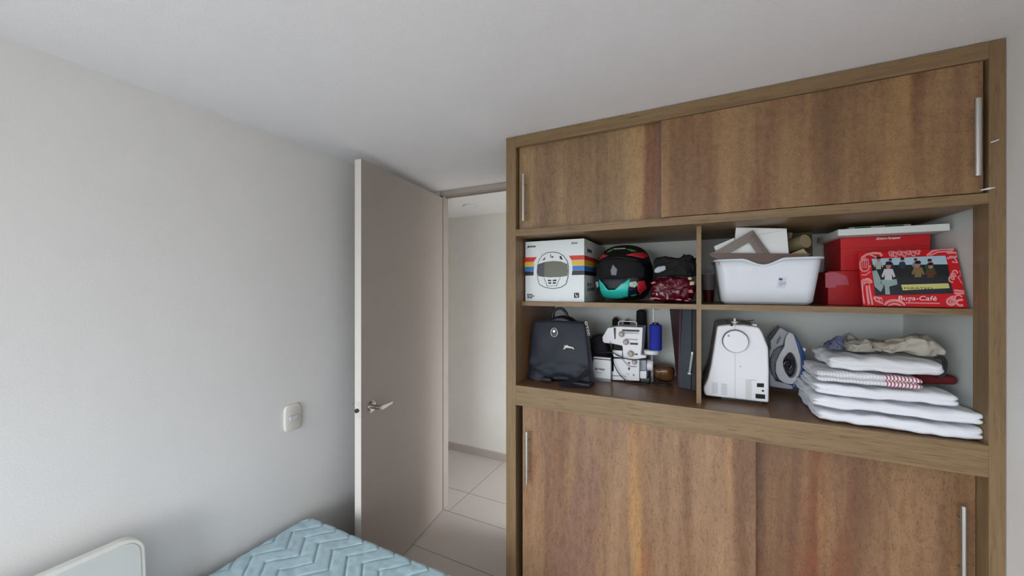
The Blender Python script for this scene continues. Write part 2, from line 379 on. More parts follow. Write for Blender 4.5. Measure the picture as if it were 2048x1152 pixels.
# round flush cover on the hallway ceiling
cl = thing('ceiling_rose', 'small round white cover fixed to the hallway ceiling', 'ceiling cover', (-1.733, 2.678, HC))
MB().lathe([(.048,-.008),(.052,-.004),(.052,0)], (-1.733,2.678,HC), n=36).build('cover', 'white_plastic', cl, smooth=False)
MB().lathe([(.057,-.003),(.057,0)], (-1.733,2.678,HC), n=36).build('rim', 'baseboard', cl)

# ------------------------------------------------------------------ wardrobe
YF, YS, YBK = 1.550, 1.620, 2.080             # face frame front, shelf front edge, back panel
X0, X1, X2, X3 = -.801, -.751, .740, .773
wd = thing('wardrobe', 'built-in brown wood wardrobe with sliding doors above and below open shelves', 'wardrobe', (0, 1.8, 0))
MB().box(X0, X1, YF, YS, 0, HC-.002).build('stile', 'frame_wood_v', wd, bevel=.0012)
MB().box(X2, X3, YF, YS, 0, HC-.002).build('stile', 'frame_wood_v', wd, bevel=.0012)
MB().box(X1, X2, YF, YF+.02, 2.252, HC-.002).build('top_rail', 'frame_wood_h', wd, bevel=.001)
MB().box(X1, X2, YF, YBK, 1.841, 1.872).build('upper_rail_board', 'frame_wood_h', wd, bevel=.001)
MB().box(X1, X2, YF, YF+.022, 1.063, 1.154).build('lower_rail', 'frame_wood_h', wd, bevel=.001)
MB().box(X1, X2, YF+.022, YBK, 1.130, 1.154).build('counter_board', 'shelf_wood', wd)
MB().box(X1, .752, YS, YBK, 1.519, 1.538).build('shelf', 'shelf_wood', wd, bevel=.0008)
MB().box(X1, .752, YS-.0015, YS, 1.5185, 1.5385).build('shelf_edge', 'frame_wood_h', wd)
MB().box(-.0035, .0128, YS+.0, YBK, 1.154, 1.519).box(-.0035, .0128, YS, YBK, 1.538, 1.841).build('divider', 'shelf_wood', wd)
MB().box(-.0037, .0130, YS-.0026, YS-.0002, 1.1545, 1.8405).build('divider_edge', 'frame_wood_v', wd)
MB().box(X0, -.751, YS, YBK+.02, 0, HC-.002).build('side_panel', 'shelf_wood', wd)
MB().box(.753, X3, YS, YBK+.02, 0, HC-.002).build('side_panel', 'white_board', wd)['label'] = 'white side panel inside the right of the wardrobe'
MB().box(X1, .753, YBK, YBK+.02, 0, HC-.002).build('back_panel', 'white_board', wd)['label'] = 'white back panel'
MB().box(X1, X2, YBK-.4, YBK, .05, .07).build('bottom_board', 'shelf_wood', wd)
MB().box(X1, X2, YF+.01, YF+.07, 0, .06).build('plinth', 'frame_wood_h', wd)
def sdoor(x0, x1, yf, z0, z1, m, hx, hz0, hz1):
    d = MB().box(x0, x1, yf, yf+.018, z0, z1).build('sliding_door', m, wd, bevel=.001)
    b = MB(); yb = yf-.032
    b.tube([(hx, yb, hz0), (hx, yb, hz1)], .0068, 16)
    L_ = hz1-hz0
    for z in (hz0+L_*.2, hz1-L_*.2): b.tube([(hx, yb, z), (hx, yf+.001, z)], .0038, 10)
    b.build('handle', 'steel', d, smooth=False)
    return d
def hxz(px, p0, p1, yf):
    a = Py(px, p0, yf-.032); b_ = Py(px, p1, yf-.032); return a[0], b_[1], a[1]
sdoor(-.745, -.09, 1.575, 1.873, 2.262, 'door_veneer', *hxz(1046.5, 348, 442, 1.575))
sdoor(-.1268, .7315, 1.555, 1.875, 2.251, 'door_veneer_b', *hxz(1956, 197, 352, 1.555))
sdoor(-.7185, .184, 1.556, .062, 1.066, 'door_veneer_c', *hxz(1053, 863, 967, 1.556))
_h = hxz(1927, 1012, 1152, 1.603); sdoor(.14, .7385, 1.603, .062, 1.075, 'door_veneer_d', _h[0], _h[2]-.245, _h[2])
# pale plastic pegs on the right stile
a_ = Py(1988, 284, 1.548); MB().tube([(a_[0]-.006, 1.549, a_[1]), (a_[0]+.006, 1.540, a_[1]+.003)], [.0022,.0016], 8).build('peg', 'white_plastic', wd, smooth=True)
a_ = Py(1975, 378, 1.548); MB().tube([(a_[0]-.014, 1.549, a_[1]-.002), (a_[0], 1.543, a_[1]), (a_[0]+.014, 1.545, a_[1]+.002)], [.0012,.0032,.0016], 8).build('peg', 'white_plastic', wd, smooth=True)

# ------------------------------------------------------------------ mattress, bed base, leaning panel
bx0, bx1, by0, by1, bz = -1.70, -.72, -.75, 1.195, .50
def zig(x, y):
    tri = abs(((y-.99)/.17) % 1.0 - .5)*2          # 1 at y=.99, 0 half a period on
    u = (x + 1.47 - .085*(tri-1)) / .0885
    return abs(u - round(u))*.0885
GX = [bx0+.0042*i for i in range(202)] + [bx0+.0042*201+(bx1-bx0-.0042*201)*i/8 for i in range(1, 9)]
GY = [by0+(.70-by0)*i/70 for i in range(70)] + [.70+(by1-.70)*i/118 for i in range(119)]
nx, ny = len(GX)-1, len(GY)-1; vs = []
def mrad(x, y):                                    # rounding of the plan corner and the edge
    rc = .07; cx_ = max(bx0+rc, min(bx1-rc, x)); cy_ = max(by0+rc, min(by1-rc, y)); d_ = math.hypot(x-cx_, y-cy_)
    return rc - d_
for j in range(ny+1):
    for i in range(nx+1):
        x = GX[i]; y = GY[j]
        rc = .055; cx_ = max(bx0+rc, min(bx1-rc, x)); cy_ = max(by0+rc, min(by1-rc, y)); dx_, dy_ = x-cx_, y-cy_
        m_ = max(abs(dx_), abs(dy_)); h_ = math.hypot(dx_, dy_)
        if h_ > 1e-6: x, y = cx_+dx_*m_/h_, cy_+dy_*m_/h_
        e_ = rc-m_                                  # distance to the border
        z = bz
        if e_ < .03: z -= .030 - math.sqrt(max(0, .03**2-(.03-e_)**2))
        d_ = zig(x, y)
        z += .0018*(1-math.exp(-(d_/.014)**2)) - .0062*math.exp(-(d_/.0030)**2) - .0015
        z += .003*noise.noise(Vector((x*9, y*9, 0))) + .0022*noise.noise(Vector((x*34, y*34, 3)))
        vs.append((x, y, z))
fs_ = [(j*(nx+1)+i, j*(nx+1)+i+1, (j+1)*(nx+1)+i+1, (j+1)*(nx+1)+i) for j in range(ny) for i in range(nx)]
border = [i for i in range(nx+1)] + [(j)*(nx+1)+nx for j in range(1, ny+1)] + [ny*(nx+1)+i for i in range(nx-1, -1, -1)] + [j*(nx+1) for j in range(ny-1, 0, -1)]
mt = thing('mattress', 'pale blue quilted mattress with a zigzag stitched top beside the left wall', 'mattress', (-1.2, .2, .30))
MB().add(vs, fs_).build('quilted_top', 'mattress_blue', mt, smooth=True)
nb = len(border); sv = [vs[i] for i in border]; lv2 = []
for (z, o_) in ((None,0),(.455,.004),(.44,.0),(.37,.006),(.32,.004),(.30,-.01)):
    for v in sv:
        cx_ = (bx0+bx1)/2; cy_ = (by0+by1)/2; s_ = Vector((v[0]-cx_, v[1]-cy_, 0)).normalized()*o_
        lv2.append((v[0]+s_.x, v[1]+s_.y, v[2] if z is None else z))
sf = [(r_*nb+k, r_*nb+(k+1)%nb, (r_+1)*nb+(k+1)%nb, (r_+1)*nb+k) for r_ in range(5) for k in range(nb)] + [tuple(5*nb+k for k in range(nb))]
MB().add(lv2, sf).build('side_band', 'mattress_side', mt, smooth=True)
MB().rbox(((bx0+bx1)/2, (by0+by1)/2, .19), bx1-bx0-.04, by1-by0-.04, .22, .015, 2, 2, 1).build('bed_base', 'bed_base', smooth=True)
bb = tag(bpy.data.objects['bed_base'], 'low fabric bed base hidden beneath the pale blue quilted mattress', 'bed')
lg = MB()
for x in (bx0+.08, bx1-.08):
    for y in (by0+.1, by1-.1): MB().lathe([(.02,0),(.028,.081)], (x,y,0), n=16).build('leg', 'black_plastic', bb)
# leaning white panel with rounded corner
pn = thing('leaning_board', 'white rounded-corner board standing on the mattress against the left wall', 'board', (-1.65, .2, .505))
fp = Fr((-1.600, -.35, .506), (0,1,0), (-.10,0,1))   # n = +X-ish
def rrect(w, h, r, inset=0, n=8):
    out = []
    for (cx_, cy_, a0) in ((w-r, r, -90), (w-r, h-r, 0), (r, h-r, 90), (r, r, 180)):
        for k in range(n+1):
            a = R(a0+90*k/n); out.append((cx_+(r-inset)*math.cos(a), cy_+(r-inset)*math.sin(a)))
    return out
PW, PH = .915, .296
MB().prism(rrect(PW, PH, .055), fp, -.038, 0).build('rim', 'panel_white', pn, bevel=.006, seg=3)
MB().prism(rrect(PW, PH, .055, .013), fp, -.002, .0022).build('face', 'panel_face', pn, bevel=.002)

# ------------------------------------------------------------------ upper left compartment
SZ, KZ = 1.5386, 1.1542
mat('box_white', (220,228,230), .35, var=.02); mat('ink', (26,28,36), .5); mat('s_red', (208,36,32), .45); mat('s_yellow', (222,184,60), .45)
mat('s_blue', (48,116,196), .45); mat('s_black', (24,26,38), .45); mat('olive_glass', (88,90,72), .3); mat('visor_dark', (24,20,44), .3); mat('grey_ink', (120,126,130), .5)
bxm = thing('helmet_box', 'white cardboard helmet box with rainbow stripes and a drawn white helmet', 'box', (-.60, 1.78, SZ))
y_ = 1.645; xa, za = Py(1050.5, 604, y_); xb, _ = Py(1168.5, 604, y_); zt = 1.825
body = MB().box(xa, xb, y_, y_+.40, SZ, zt).build('carton', 'box_white', bxm, bevel=.0012)
F = FY(y_-.0002); W_ = xb-xa; H_ = zt-SZ
K1 = lambda pts: outline(pts, y_, 5.12, (1020,440))
flat('red_stripe', [K1([(152,384),(275,380),(243,428),(152,430)]), K1([(604,366),(760,360),(760,404),(630,410)])], F, .0003, 's_red', bxm)
flat('yellow_stripe', [K1([(152,432),(242,430),(248,476),(152,478)]), K1([(632,412),(760,407),(760,464),(640,468)])], F, .0003, 's_yellow', bxm)
flat('blue_stripe', [K1([(152,480),(246,478),(243,524),(152,524)]), K1([(640,471),(760,467),(760,514),(640,516)])], F, .0003, 's_blue', bxm)
flat('black_stripe', [K1([(152,526),(242,526),(242,568),(152,570)]), K1([(640,518),(760,516),(760,562),(632,564)])], F, .0003, 's_black', bxm)
hp = [(438,324),(500,334),(552,366),(590,420),(604,480),(600,560),(592,610),(576,660),(520,694),(438,706),(360,694),(302,664),(284,610),(276,540),(280,470),(296,410),(330,360),(380,332)]
hc = (438,516)
flat('helmet_outline', [K1(hp)], F, .0010, 'ink', bxm)
flat('helmet_drawing', [K1([(hc[0]+(a-hc[0])*.965, hc[1]+(b-hc[1])*.965) for a,b in hp])], F, .0016, 'box_white', bxm)
flat('visor_drawing', [K1([(284,456),(360,430),(440,420),(520,424),(590,452),(596,520),(588,572),(520,584),(400,588),(290,574),(278,520)])], F, .0022, 'olive_glass', bxm)
flat('visor_dark_side', [K1([(284,456),(352,434),(352,584),(290,574),(278,520)])], F, .0028, 'visor_dark', bxm)
flat('vent_drawing', [K1([(388,612),(424,612),(424,628),(392,628)]), K1([(440,612),(480,610),(476,626),(440,628)]), K1([(392,638),(424,638),(424,654),(396,654)]), K1([(440,638),(474,636),(470,652),(440,654)]),
     K1([(332,414),(364,378),(360,408)]), K1([(508,370),(526,368),(544,410),(514,400)]), K1([(414,350),(420,350),(426,388),(418,388)]), K1([(430,370),(446,372),(446,386),(430,388)])], F, .0022, 'ink', bxm)
flat('chin_line', [K1([(345,590),(352,590),(388,676),(380,678)]), K1([(520,590),(514,590),(472,676),(480,678)]), K1([(380,674),(480,672),(480,677),(380,680)])], F, .0022, 'grey_ink', bxm)
xt, zz = Py(1020+178/5.12, 440+282/5.12, y_); text('printed_name', 'Jarama', .0135, F, xt, zz, .0006, 'ink', bxm, sx=1.15, bold=.0006, shear=.3)
xt, zz = Py(1020+630/5.12, 440+245/5.12, y_); text('printed_text', 'ECE 22.06', .0095, F, xt, zz, .0006, 'ink', bxm, sx=.72, bold=.0004)
xt, zz = Py(1020+176/5.12, 440+768/5.12, y_); text('printed_text', 'SPORTS\nFULL FACE\nHELMET', .0075, F, xt, zz, .0006, 'ink', bxm, sx=1.05, bold=.0005)
flat('badge', [K1([(656,746),(700,744),(708,752),(708,796),(656,798)])], F, .0004, 'ink', bxm)
flat('badge_mark', [K1([(668,756),(674,756),(684,786),(676,786)]), K1([(688,772),(696,772),(694,786),(686,786)])], F, .0012, 'box_white', bxm)
Fs = Fr((xb, y_, 0), (0,1,0), (0,0,1))          # right side of the carton
zs = [Py(1168, 440+v/5.12, y_)[1] for v in (360,406,466,515,563)]
for nm, m_, i in (('red_stripe','s_red',0),('yellow_stripe','s_yellow',1),('blue_stripe','s_blue',2),('black_stripe','s_black',3)):
    flat(nm, [[(.001,zs[i+1]),(.399,zs[i+1]),(.399,zs[i]-.001),(.001,zs[i]-.001)]], Fs, .0001, m_, bxm)
text('printed_text', 'Jarama', .03, Fs, .05, zs[0]+.02, .0004, 'ink', bxm, bold=.0006)
text('printed_text', 'SIZE  M\nGLOSS WHITE', .022, Fs, .05, zs[4]-.05, .0004, 'ink', bxm, bold=.0006)

# motorcycle helmet
mat('helmet_black', (16,18,26), .16, coat=.7); mat('helmet_teal', (44,200,188), .3, coat=.4); mat('helmet_red', (190,40,58), .3, coat=.4, var=.4, vscale=60)
mat('helmet_green', (52,140,72), .35, coat=.3, var=.4, vscale=60); mat('helmet_lining', (12,12,18), .9); mat('pale_mark', (190,214,200), .4, var=.5, vscale=80); mat('chin_vent', (22,30,40), .55)
mat('navy_mark', (20,32,66), .3, coat=.4)
hx, hy = Py(1246, 545, 1.80)[0], 1.835
ha, hb_, hh = .137, .145, .138; hz0 = SZ+.130
def hel(x, z, off=0.0):
    """front surface of the helmet at (x, z); the chin bar pushes forward"""
    u = (x-hx)/(ha+off); w = (z-hz0)/(hh+off)
    r2 = max(0.0, 1-abs(u)**2.3-abs(w)**2.4)
    bulge = .022*math.exp(-((z-(hz0-.085))/.05)**2)*max(0, 1-u*u)
    return hy - (hb_+off)*r2**.5 - bulge
hm = thing('motorcycle_helmet', 'black full-face motorcycle helmet with turquoise chin and red and green flashes beside the helmet box', 'helmet', (hx, hy, SZ))
b = bmesh.new(); bmesh.ops.create_uvsphere(b, u_segments=48, v_segments=32, radius=1)
for v in b.verts:
    c = v.co; x, y, z = c.x, c.y, c.z
    def se(t, n): return math.copysign(abs(t)**n, t)
    l = math.sqrt(x*x+y*y+z*z) or 1
    k = (abs(x)**2.3+abs(y)**2.0+abs(z)**2.4)**(-1/2.3)
    X, Y, Z = x*k*ha, y*k*hb_, z*k*hh
    if Y < 0: Y -= .022*math.exp(-((Z+.085)/.05)**2)*max(0, 1-(X/ha)**2)
    if Z < -.118: Z = -.118-(Z+.118)*-.3
    v.co = (hx+X, hy+Y, max(hz0+Z, SZ))
MB().bm(b).build('shell', 'helmet_black', hm, smooth=True)
def patch(name, polys, m, off, parent):
    if len(polys) > 1: return [patch(name, [p], m, off, parent) for p in polys][0]
    mb = MB()
    for P in polys:
        b = bmesh.new(); f_ = b.faces.new([b.verts.new((p[0], 0, p[1])) for p in P])
        bmesh.ops.triangulate(b, faces=[f_])
        for _ in range(3): bmesh.ops.subdivide_edges(b, edges=[e_ for e_ in b.edges if e_.calc_length() > .008], cuts=1, use_grid_fill=False); bmesh.ops.triangulate(b, faces=b.faces[:])
        for v in b.verts: v.co.y = hel(v.co.x, v.co.z, off)
        mb.bm(b)
    o = mb.build(name, m, parent, smooth=True)
    s_ = o.modifiers.new('solid', 'SOLIDIFY'); s_.thickness = .0015; s_.offset = 0
    return o
KH = lambda pts: outline(pts, 1.735, 5.12, (1020,440))
patch('eye_port', [KH([(900,450),(980,408),(1100,392),(1230,398),(1340,440),(1380,500),(1370,590),(1200,598),(1000,600),(890,596),(880,520)])], 'helmet_lining', .0018, hm)
patch('port_reflection', [KH([(1075,460),(1120,510),(1110,570),(1060,568),(1050,520)])], 'grey_ink', .004, hm)  # grey diamond standing in for a reflection inside the eye port
patch('brow_trim', [KH([(930,415),(1000,388),(1120,378),(1240,384),(1330,416),(1330,426),(1240,396),(1120,390),(1000,400),(934,426)])], 'black_plastic', .005, hm)
patch('turquoise_chin', [KH([(920,608),(970,652),(1020,716),(1095,716),(1150,672),(1245,604),(1210,700),(1216,790),(1150,806),(1050,812),(945,800),(930,700)])], 'helmet_teal', .0035, hm)
patch('chin_vent', [KH([(935,602),(1225,600),(1150,664),(1095,708),(1025,708),(975,650)])], 'chin_vent', .005, hm)
patch('red_flash', [KH([(905,410),(920,370),(960,345),(1010,368),(960,388)]), KH([(1195,362),(1270,336),(1370,322),(1405,362),(1370,392),(1290,376)]), KH([(1320,630),(1380,618),(1400,700),(1330,770),(1310,700)])], 'helmet_red', .003, hm)
patch('green_flash', [KH([(980,330),(1020,298),(1080,286),(1060,300),(1020,326)]), KH([(1180,290),(1250,296),(1300,318),(1240,322)]), KH([(890,766),(925,770),(925,785),(900,782)]), KH([(1240,770),(1310,756),(1300,776),(1250,784)])], 'helmet_green', .003, hm)
patch('pale_mark', [KH([(870,632),(905,632),(912,680),(885,702),(868,670)]), KH([(1240,640),(1300,628),(1326,660),(1290,694),(1240,680)]), KH([(1060,288),(1180,286),(1180,294),(1060,298)])], 'pale_mark', .004, hm)
patch('navy_patch', [KH([(905,700),(935,690),(938,770),(905,766)]), KH([(1212,700),(1300,700),(1310,755),(1215,780)])], 'navy_mark', .0028, hm)

# clear plastic sheet leaning behind the helmet
mat('clear_plastic', (190,198,198), .25, trans=.55)
cs = MB().prism([(-.205,SZ+.02),(-.115,SZ+.02),(-.115,SZ+.215),(-.125,SZ+.225),(-.195,SZ+.225),(-.205,SZ+.215)], FY(2.03), 0, .003).build('plastic_sheet', 'clear_plastic', bevel=.001)
for v in cs.data.vertices: pass
cs.location.z = SZ; WL[cs.name] = cs.location.copy()
tag(cs, 'clear plastic sheet standing upright behind the motorcycle helmet', 'plastic sheet')

# bundles
mat('black_cloth', (12,12,16), .85); mat('grey_lining', (170,176,186), .7)
def crumple(p, a=.01, s=14, sd=0):
    v = noise.noise_vector(Vector((p.x*s+sd, p.y*s, p.z*s)))
    r_ = abs(noise.noise(Vector((p.x*s*1.6+sd, p.y*s*1.6+5, p.z*s*1.6))))
    return p + v*a - p.normalized()*r_*a*.9
mat('maroon_bag', (92,14,34), .22, var=.3, vscale=30, coat=.5, bump=.9, bscale=28); mat('pale_print', (205,170,160), .4); mat('pink_print', (186,70,84), .4)
mb_ = MB().rbox((-.093, 1.765, SZ+.056), .170, .17, .108, .038, 24, 22, 16, fn=lambda p: crumple(crumple(p, .013, 17, 2), .008, 48, 6))
for v in mb_.v: v.z = min(max(v.z, SZ), SZ+.110); v.x = min(v.x, -.0055)
bag = mb_.build('plastic_bag', 'maroon_bag', smooth=True, sub=1)
tag(bag, 'glossy maroon plastic bag with pink print beneath the black cloth bundle', 'bag')
rng = random.Random(3)
KB = lambda a, b: Py(1020+a/5.12, 440+b/5.12, 1.688)
for k in range(26):
    x, z = KB(rng.uniform(1440,1860), rng.uniform(640,830)); r_ = rng.uniform(.003,.009)
    a0 = rng.uniform(0,3); pts = [(x+r_*1.6*math.cos(t)*math.cos(a0)-r_*.5*math.sin(t)*math.sin(a0), z+r_*1.6*math.cos(t)*math.sin(a0)*.4+r_*.4*math.sin(t)) for t in [i*math.pi/4 for i in range(8)]]
    MB().prism(pts, FY(1.684+.004*rng.random()), -.006, .0005).build('print', 'pink_print' if k % 3 else 'pale_print', bag)
mb_ = MB().rbox((-.087, 1.765, SZ+.150), .160, .14, .098, .020, 26, 20, 14, fn=lambda p: crumple(crumple(Vector((p.x, p.y, p.z*(1+.16*math.cos((p.x+.045)*60)))), .014, 17, 9), .009, 46, 2))
for v in mb_.v: v.x = min(v.x, -.0055); v.z = max(v.z, SZ+.114)
bd = mb_.build('cloth_bundle', 'black_cloth', smooth=True, sub=1)
tag(bd, 'crumpled black cloth bundle with a grey lining patch on top of the maroon bag', 'cloth')
lp_ = MB(); lp_.rbox((KB(1530,525)[0]+.004, 1.686, KB(1530,525)[1]+.008), .046, .010, .026, .004, 8, 2, 6, fn=lambda p: crumple(Vector((p.x, p.y, p.z*(1-.9*abs(p.x/.03)**2)+p.x*.25)), .004, 50, 1)); lp_.build('grey_lining', 'grey_lining', bd, smooth=True)
mat('cream_cloth', (196,188,150), .8)
tl = MB(); q_ = KB(1880,650); tl.rbox((-.0135-.006, 1.668, q_[1]), .018, .02, .016, .006, 3, 3, 3, fn=lambda p: crumple(p, .004, 60, 1)); q_ = KB(1860,600)
tl.rbox((q_[0]-.006, 1.670, q_[1]), .014, .02, .012, .005, 3, 3, 3); tl.build('cream_toggle', 'cream_cloth', bd, smooth=True)

# ------------------------------------------------------------------ upper right compartment
mat('cup_grey', (150,142,150), .5); mat('maroon', (96,16,24), .5)
K3 = lambda pts, y: outline(pts, y, 5.484, (1380,430))
cu = thing('paper_cup', 'tapered grey and maroon cup standing in the shadow left of the white basket', 'cup', (.05, 1.90, SZ))
MB().lathe([(.020,0),(.0245,.055)], (.046,1.960,SZ), n=28).build('maroon_base', 'maroon', cu, smooth=False)
MB().lathe([(.0246,.055),(.030,.128),(.028,.128),(.022,.06)], (.046,1.960,SZ), n=28).build('grey_wall', 'cup_grey', cu)
MB().tube([(.046+.030*math.cos(t), 1.960+.030*math.sin(t), SZ+.129) for t in [i*math.pi/14 for i in range(28)]], .0018, 6, closed=True).build('rim', 'white_plastic', cu, smooth=True)

mat('basket_white', (226,232,242), .4)
bk = thing('storage_basket', 'white plastic storage basket with a dipped front rim', 'basket', (.23, 1.80, SZ))
def ringp(w, d, r, cx_, cy_, n=10):
    out = []
    def seg(p0, p1, m):
        return [(p0[0]+(p1[0]-p0[0])*i/m, p0[1]+(p1[1]-p0[1])*i/m) for i in range(m)]
    cs_ = [(w/2-r, -d/2+r, -90), (w/2-r, d/2-r, 0), (-w/2+r, d/2-r, 90), (-w/2+r, -d/2+r, 180)]
    for ci, (a_, b_, s_) in enumerate(cs_):
        arc = [(a_+r*math.cos(R(s_+90*k/n)), b_+r*math.sin(R(s_+90*k/n))) for k in range(n+1)]
        nxt = cs_[(ci+1) % 4]; st = (nxt[0]+r*math.cos(R(nxt[2])), nxt[1]+r*math.sin(R(nxt[2])))
        out += arc[:-1] + seg(arc[-1], st, 36 if ci in (1,3) else 12)
    return [(cx_+p[0], cy_+p[1]) for p in out]
BCX, BCY, BW, BD, BH = .2320, 1.800, .340, .25, .170
def dip(x, y):
    if abs(y-BCY) < BD*.3: return 0
    u = (x-(BCX-.010))/.068
    if abs(u) >= 1: return 0
    return -.024*(math.cos(math.pi*u)*.5+.5)**.8
def bring(t, inset):
    """ring at height fraction t; wall slopes out"""
    w = .292+(BW-.292)*t-2*inset; d = .212+(BD-.212)*t-2*inset; r = max(.012, .03+.008*t-inset)
    return [(x, y, SZ+.002+(BH*t)+(dip(x, y) if t == 1 else 0)) for x, y in ringp(w, d, r, BCX, BCY)]
rs_ = []
b0 = bring(0, .012); rs_.append([(x,y,SZ+.0005) for x,y,z in b0]); rs_.append([(x,y,z+.004) for x,y,z in bring(.02, .002)])
for t in (.06,.3,.6,.82,1): rs_.append(bring(t, 0))
for t in (1,.6,.06): rs_.append([(x,y,z+(.002 if t<1 else 0)) for x,y,z in bring(t, .003)])
n_ = len(rs_[0]); vs = [v for r_ in rs_ for v in r_]; fcs = [(i*n_+k, i*n_+(k+1)%n_, (i+1)*n_+(k+1)%n_, (i+1)*n_+k) for i in range(len(rs_)-1) for k in range(n_)]
fcs += [tuple(range(n_))[::-1], tuple((len(rs_)-1)*n_+k for k in range(n_))]
MB().add(vs, fcs).build('tub', 'basket_white', bk, smooth=True)
rim = [(BCX+(x-BCX)*1.012, BCY+(y-BCY)*1.012, z) for x,y,z in bring(1, -.002)]
MB().tube(rim, .0042, 8, closed=True).build('rim', 'basket_white', bk, smooth=True)
FB = FY(1.675); xt, zz = Py(1380+985/5.484, 430+715/5.484, 1.675)
mat('label_clear', (214,220,232), .3); mat('label_blue', (56,70,130), .5); mat('label_grey', (120,128,148), .5)
Fl = Fr((xt, 1.6832, zz), (1,0,-.12), (.12,-.10,1))
flat('sticker', [[(-.005,-.030),(.022,-.030),(.022,.012),(-.005,.012)]], Fl, -.001, 'label_clear', bk)
flat('sticker_logo', [[(-.002,0),(.009,0),(.009,.008),(-.002,.008)]], Fl, .0004, 'label_blue', bk)
for i in range(3): pass
text('sticker_text', 'PLASTIC\nBASKET\n10 L', .0062, Fl, .001, -.009, .0004, 'label_grey', bk)

mat('paper_white', (232,236,238), .6); mat('paper_shade', (206,210,210), .7); mat('smoke_plastic', (116,106,98), .3, coat=.3)
mat('kraft', (176,160,124), .8, var=.15, vscale=20); mat('tick', (60,54,50), .6); mat('tray_brown', (96,74,66), .35); mat('dark_carton', (86,84,56), .7, var=.6, vscale=14)
pb = thing('flat_white_box', 'flat white box standing in the white basket behind the set square', 'box', (.23, 1.72, SZ+.01))
MB().prism(K3([(505,136),(1060,147),(1085,425),(1080,640),(480,640),(490,300)], 1.706), FY(1.706), -.030, 0).build('carton', 'paper_white', pb, bevel=.001)
flat('lid_line', [K3([(745,218),(1050,160),(1050,165),(745,225)], 1.7058), K3([(505,141),(1055,152),(1040,157),(505,146)], 1.7058)], FY(1.7058), 0, 'paper_shade', pb)
ps = MB()
for i in range(5):
    o_ = i*9; P = K3([(262+o_,345+o_*1.1),(485,250+o_*.8),(495,560),(350,560)], 1.7015); ps.prism(P, FY(1.7025-.0012*i), 0, .0008)
tag(ps.build('loose_papers', 'paper_white'), 'fanned loose white papers at the left inside the white basket', 'papers')
ss = thing('set_square', 'smoky transparent triangular set square leaning in the white basket', 'set square', (.2, 1.74, SZ+.1))
o_ = K3([(205,445),(690,165),(985,560),(205,560)], 1.692); i_ = K3([(400,436),(645,300),(770,470),(400,470)], 1.745)
m3 = MB(); yq = 1.692
FYq = FY(yq)
# three arms around the open middle
P0, P1, P2 = K3([(205,440)], yq)[0], K3([(690,165)], yq)[0], K3([(960,540)], yq)[0]
Q0, Q1, Q2 = K3([(425,424)], yq)[0], K3([(645,300)], yq)[0], K3([(745,440)], yq)[0]
m3.prism([P0,P1,Q1,Q0], FYq, 0, .003).prism([P1,P2,Q2,Q1], FYq, 0, .003)
m3.prism([P0,Q0,Q2,P2], FYq, 0, .003); m3.build('blade', 'smoke_plastic', ss)
tk = []
for k in range(24):
    t = .04+.9*k/24; a = Vector(P1).lerp(Vector(P2), t); c = Vector(Q1).lerp(Vector(Q2), t); e_ = a.lerp(c, .45 if k % 5 else .65); d_ = (Vector(P2)-Vector(P1)).normalized()*.0007
    tk.append([a-d_, a+d_, e_+d_, e_-d_])
flat('scale_ticks', tk, FYq, .0031, 'tick', ss)
tr = MB().add([Vector((.060,1.70,1.7125)), Vector((.352,1.70,1.7065)), Vector((.385,1.90,1.7095)), Vector((.030,1.90,1.7145)),
               Vector((.060,1.70,1.7150)), Vector((.352,1.70,1.7090)), Vector((.385,1.90,1.7120)), Vector((.030,1.90,1.7170))], [(0,3,2,1),(4,5,6,7),(0,1,5,4),(1,2,6,5),(2,3,7,6),(3,0,4,7)])
def card(name, m, x0, x1, y, z0, z1, th, label, cat, lean=0.0, bev=.001):
    o = MB().prism([(x0,z0),(x1,z0),(x1,z1),(x0,z1)], Fr((0,y,0)), 0, th).build(name, m, bevel=bev); return tag(o, label, cat)
fld = K3([(205,415),(1312,425),(1302,442),(1250,560),(330,560),(290,478),(240,460)], 1.686)
tag(MB().prism(fld, FY(1.6865), 0, .002).build('brown_folder', 'tray_brown'), 'dark brown translucent folder standing behind the front rim of the white basket', 'folder')
kr = MB(); a = Vector((Py(1380+1065/5.484,430+345/5.484,1.86)[0],1.86,Py(1380+1065/5.484,430+345/5.484,1.86)[1])); c = Py(1380+1270/5.484,430+285/5.484,1.80)
kr.tube([a, (c[0],1.80,c[1])], .0265, 24); kr_o = kr.build('kraft_roll', 'kraft', bevel=.001); tag(kr_o, 'thick brown paper roll sticking out of the right of the white basket', 'paper roll')
q0 = Py(1380+1120/5.484,430+425/5.484,1.76); q1 = Py(1380+1270/5.484,430+400/5.484,1.74)
wflap = MB().prism(K3([(1090,430),(1245,368),(1290,418),(1290,560),(1090,560)], 1.70), FY(1.705), 0, .004).build('wooden_board', 'kraft', bevel=.001)
tag(wflap, 'pale wooden board corner at the right inside the white basket', 'board')
q0 = Py(1380+1095/5.484,430+190/5.484,1.87)
tag(MB().tube([(q0[0]-.012,1.90,q0[1]-.16),(q0[0]+.004,1.885,q0[1])], .0085, 14).build('paper_tube', 'kraft', bevel=.0008), 'slim pale paper tube upright behind the thick paper roll', 'paper tube')
tag(MB().prism([(a, min(c, 1.838)) for a, c in K3([(1105,158),(1340,148),(1345,355),(1345,640),(1110,640)], 1.97)], FY(2.0), 0, .03).build('printed_carton', 'dark_carton', bevel=.001), 'dark olive and brown printed carton standing behind the white basket', 'box')

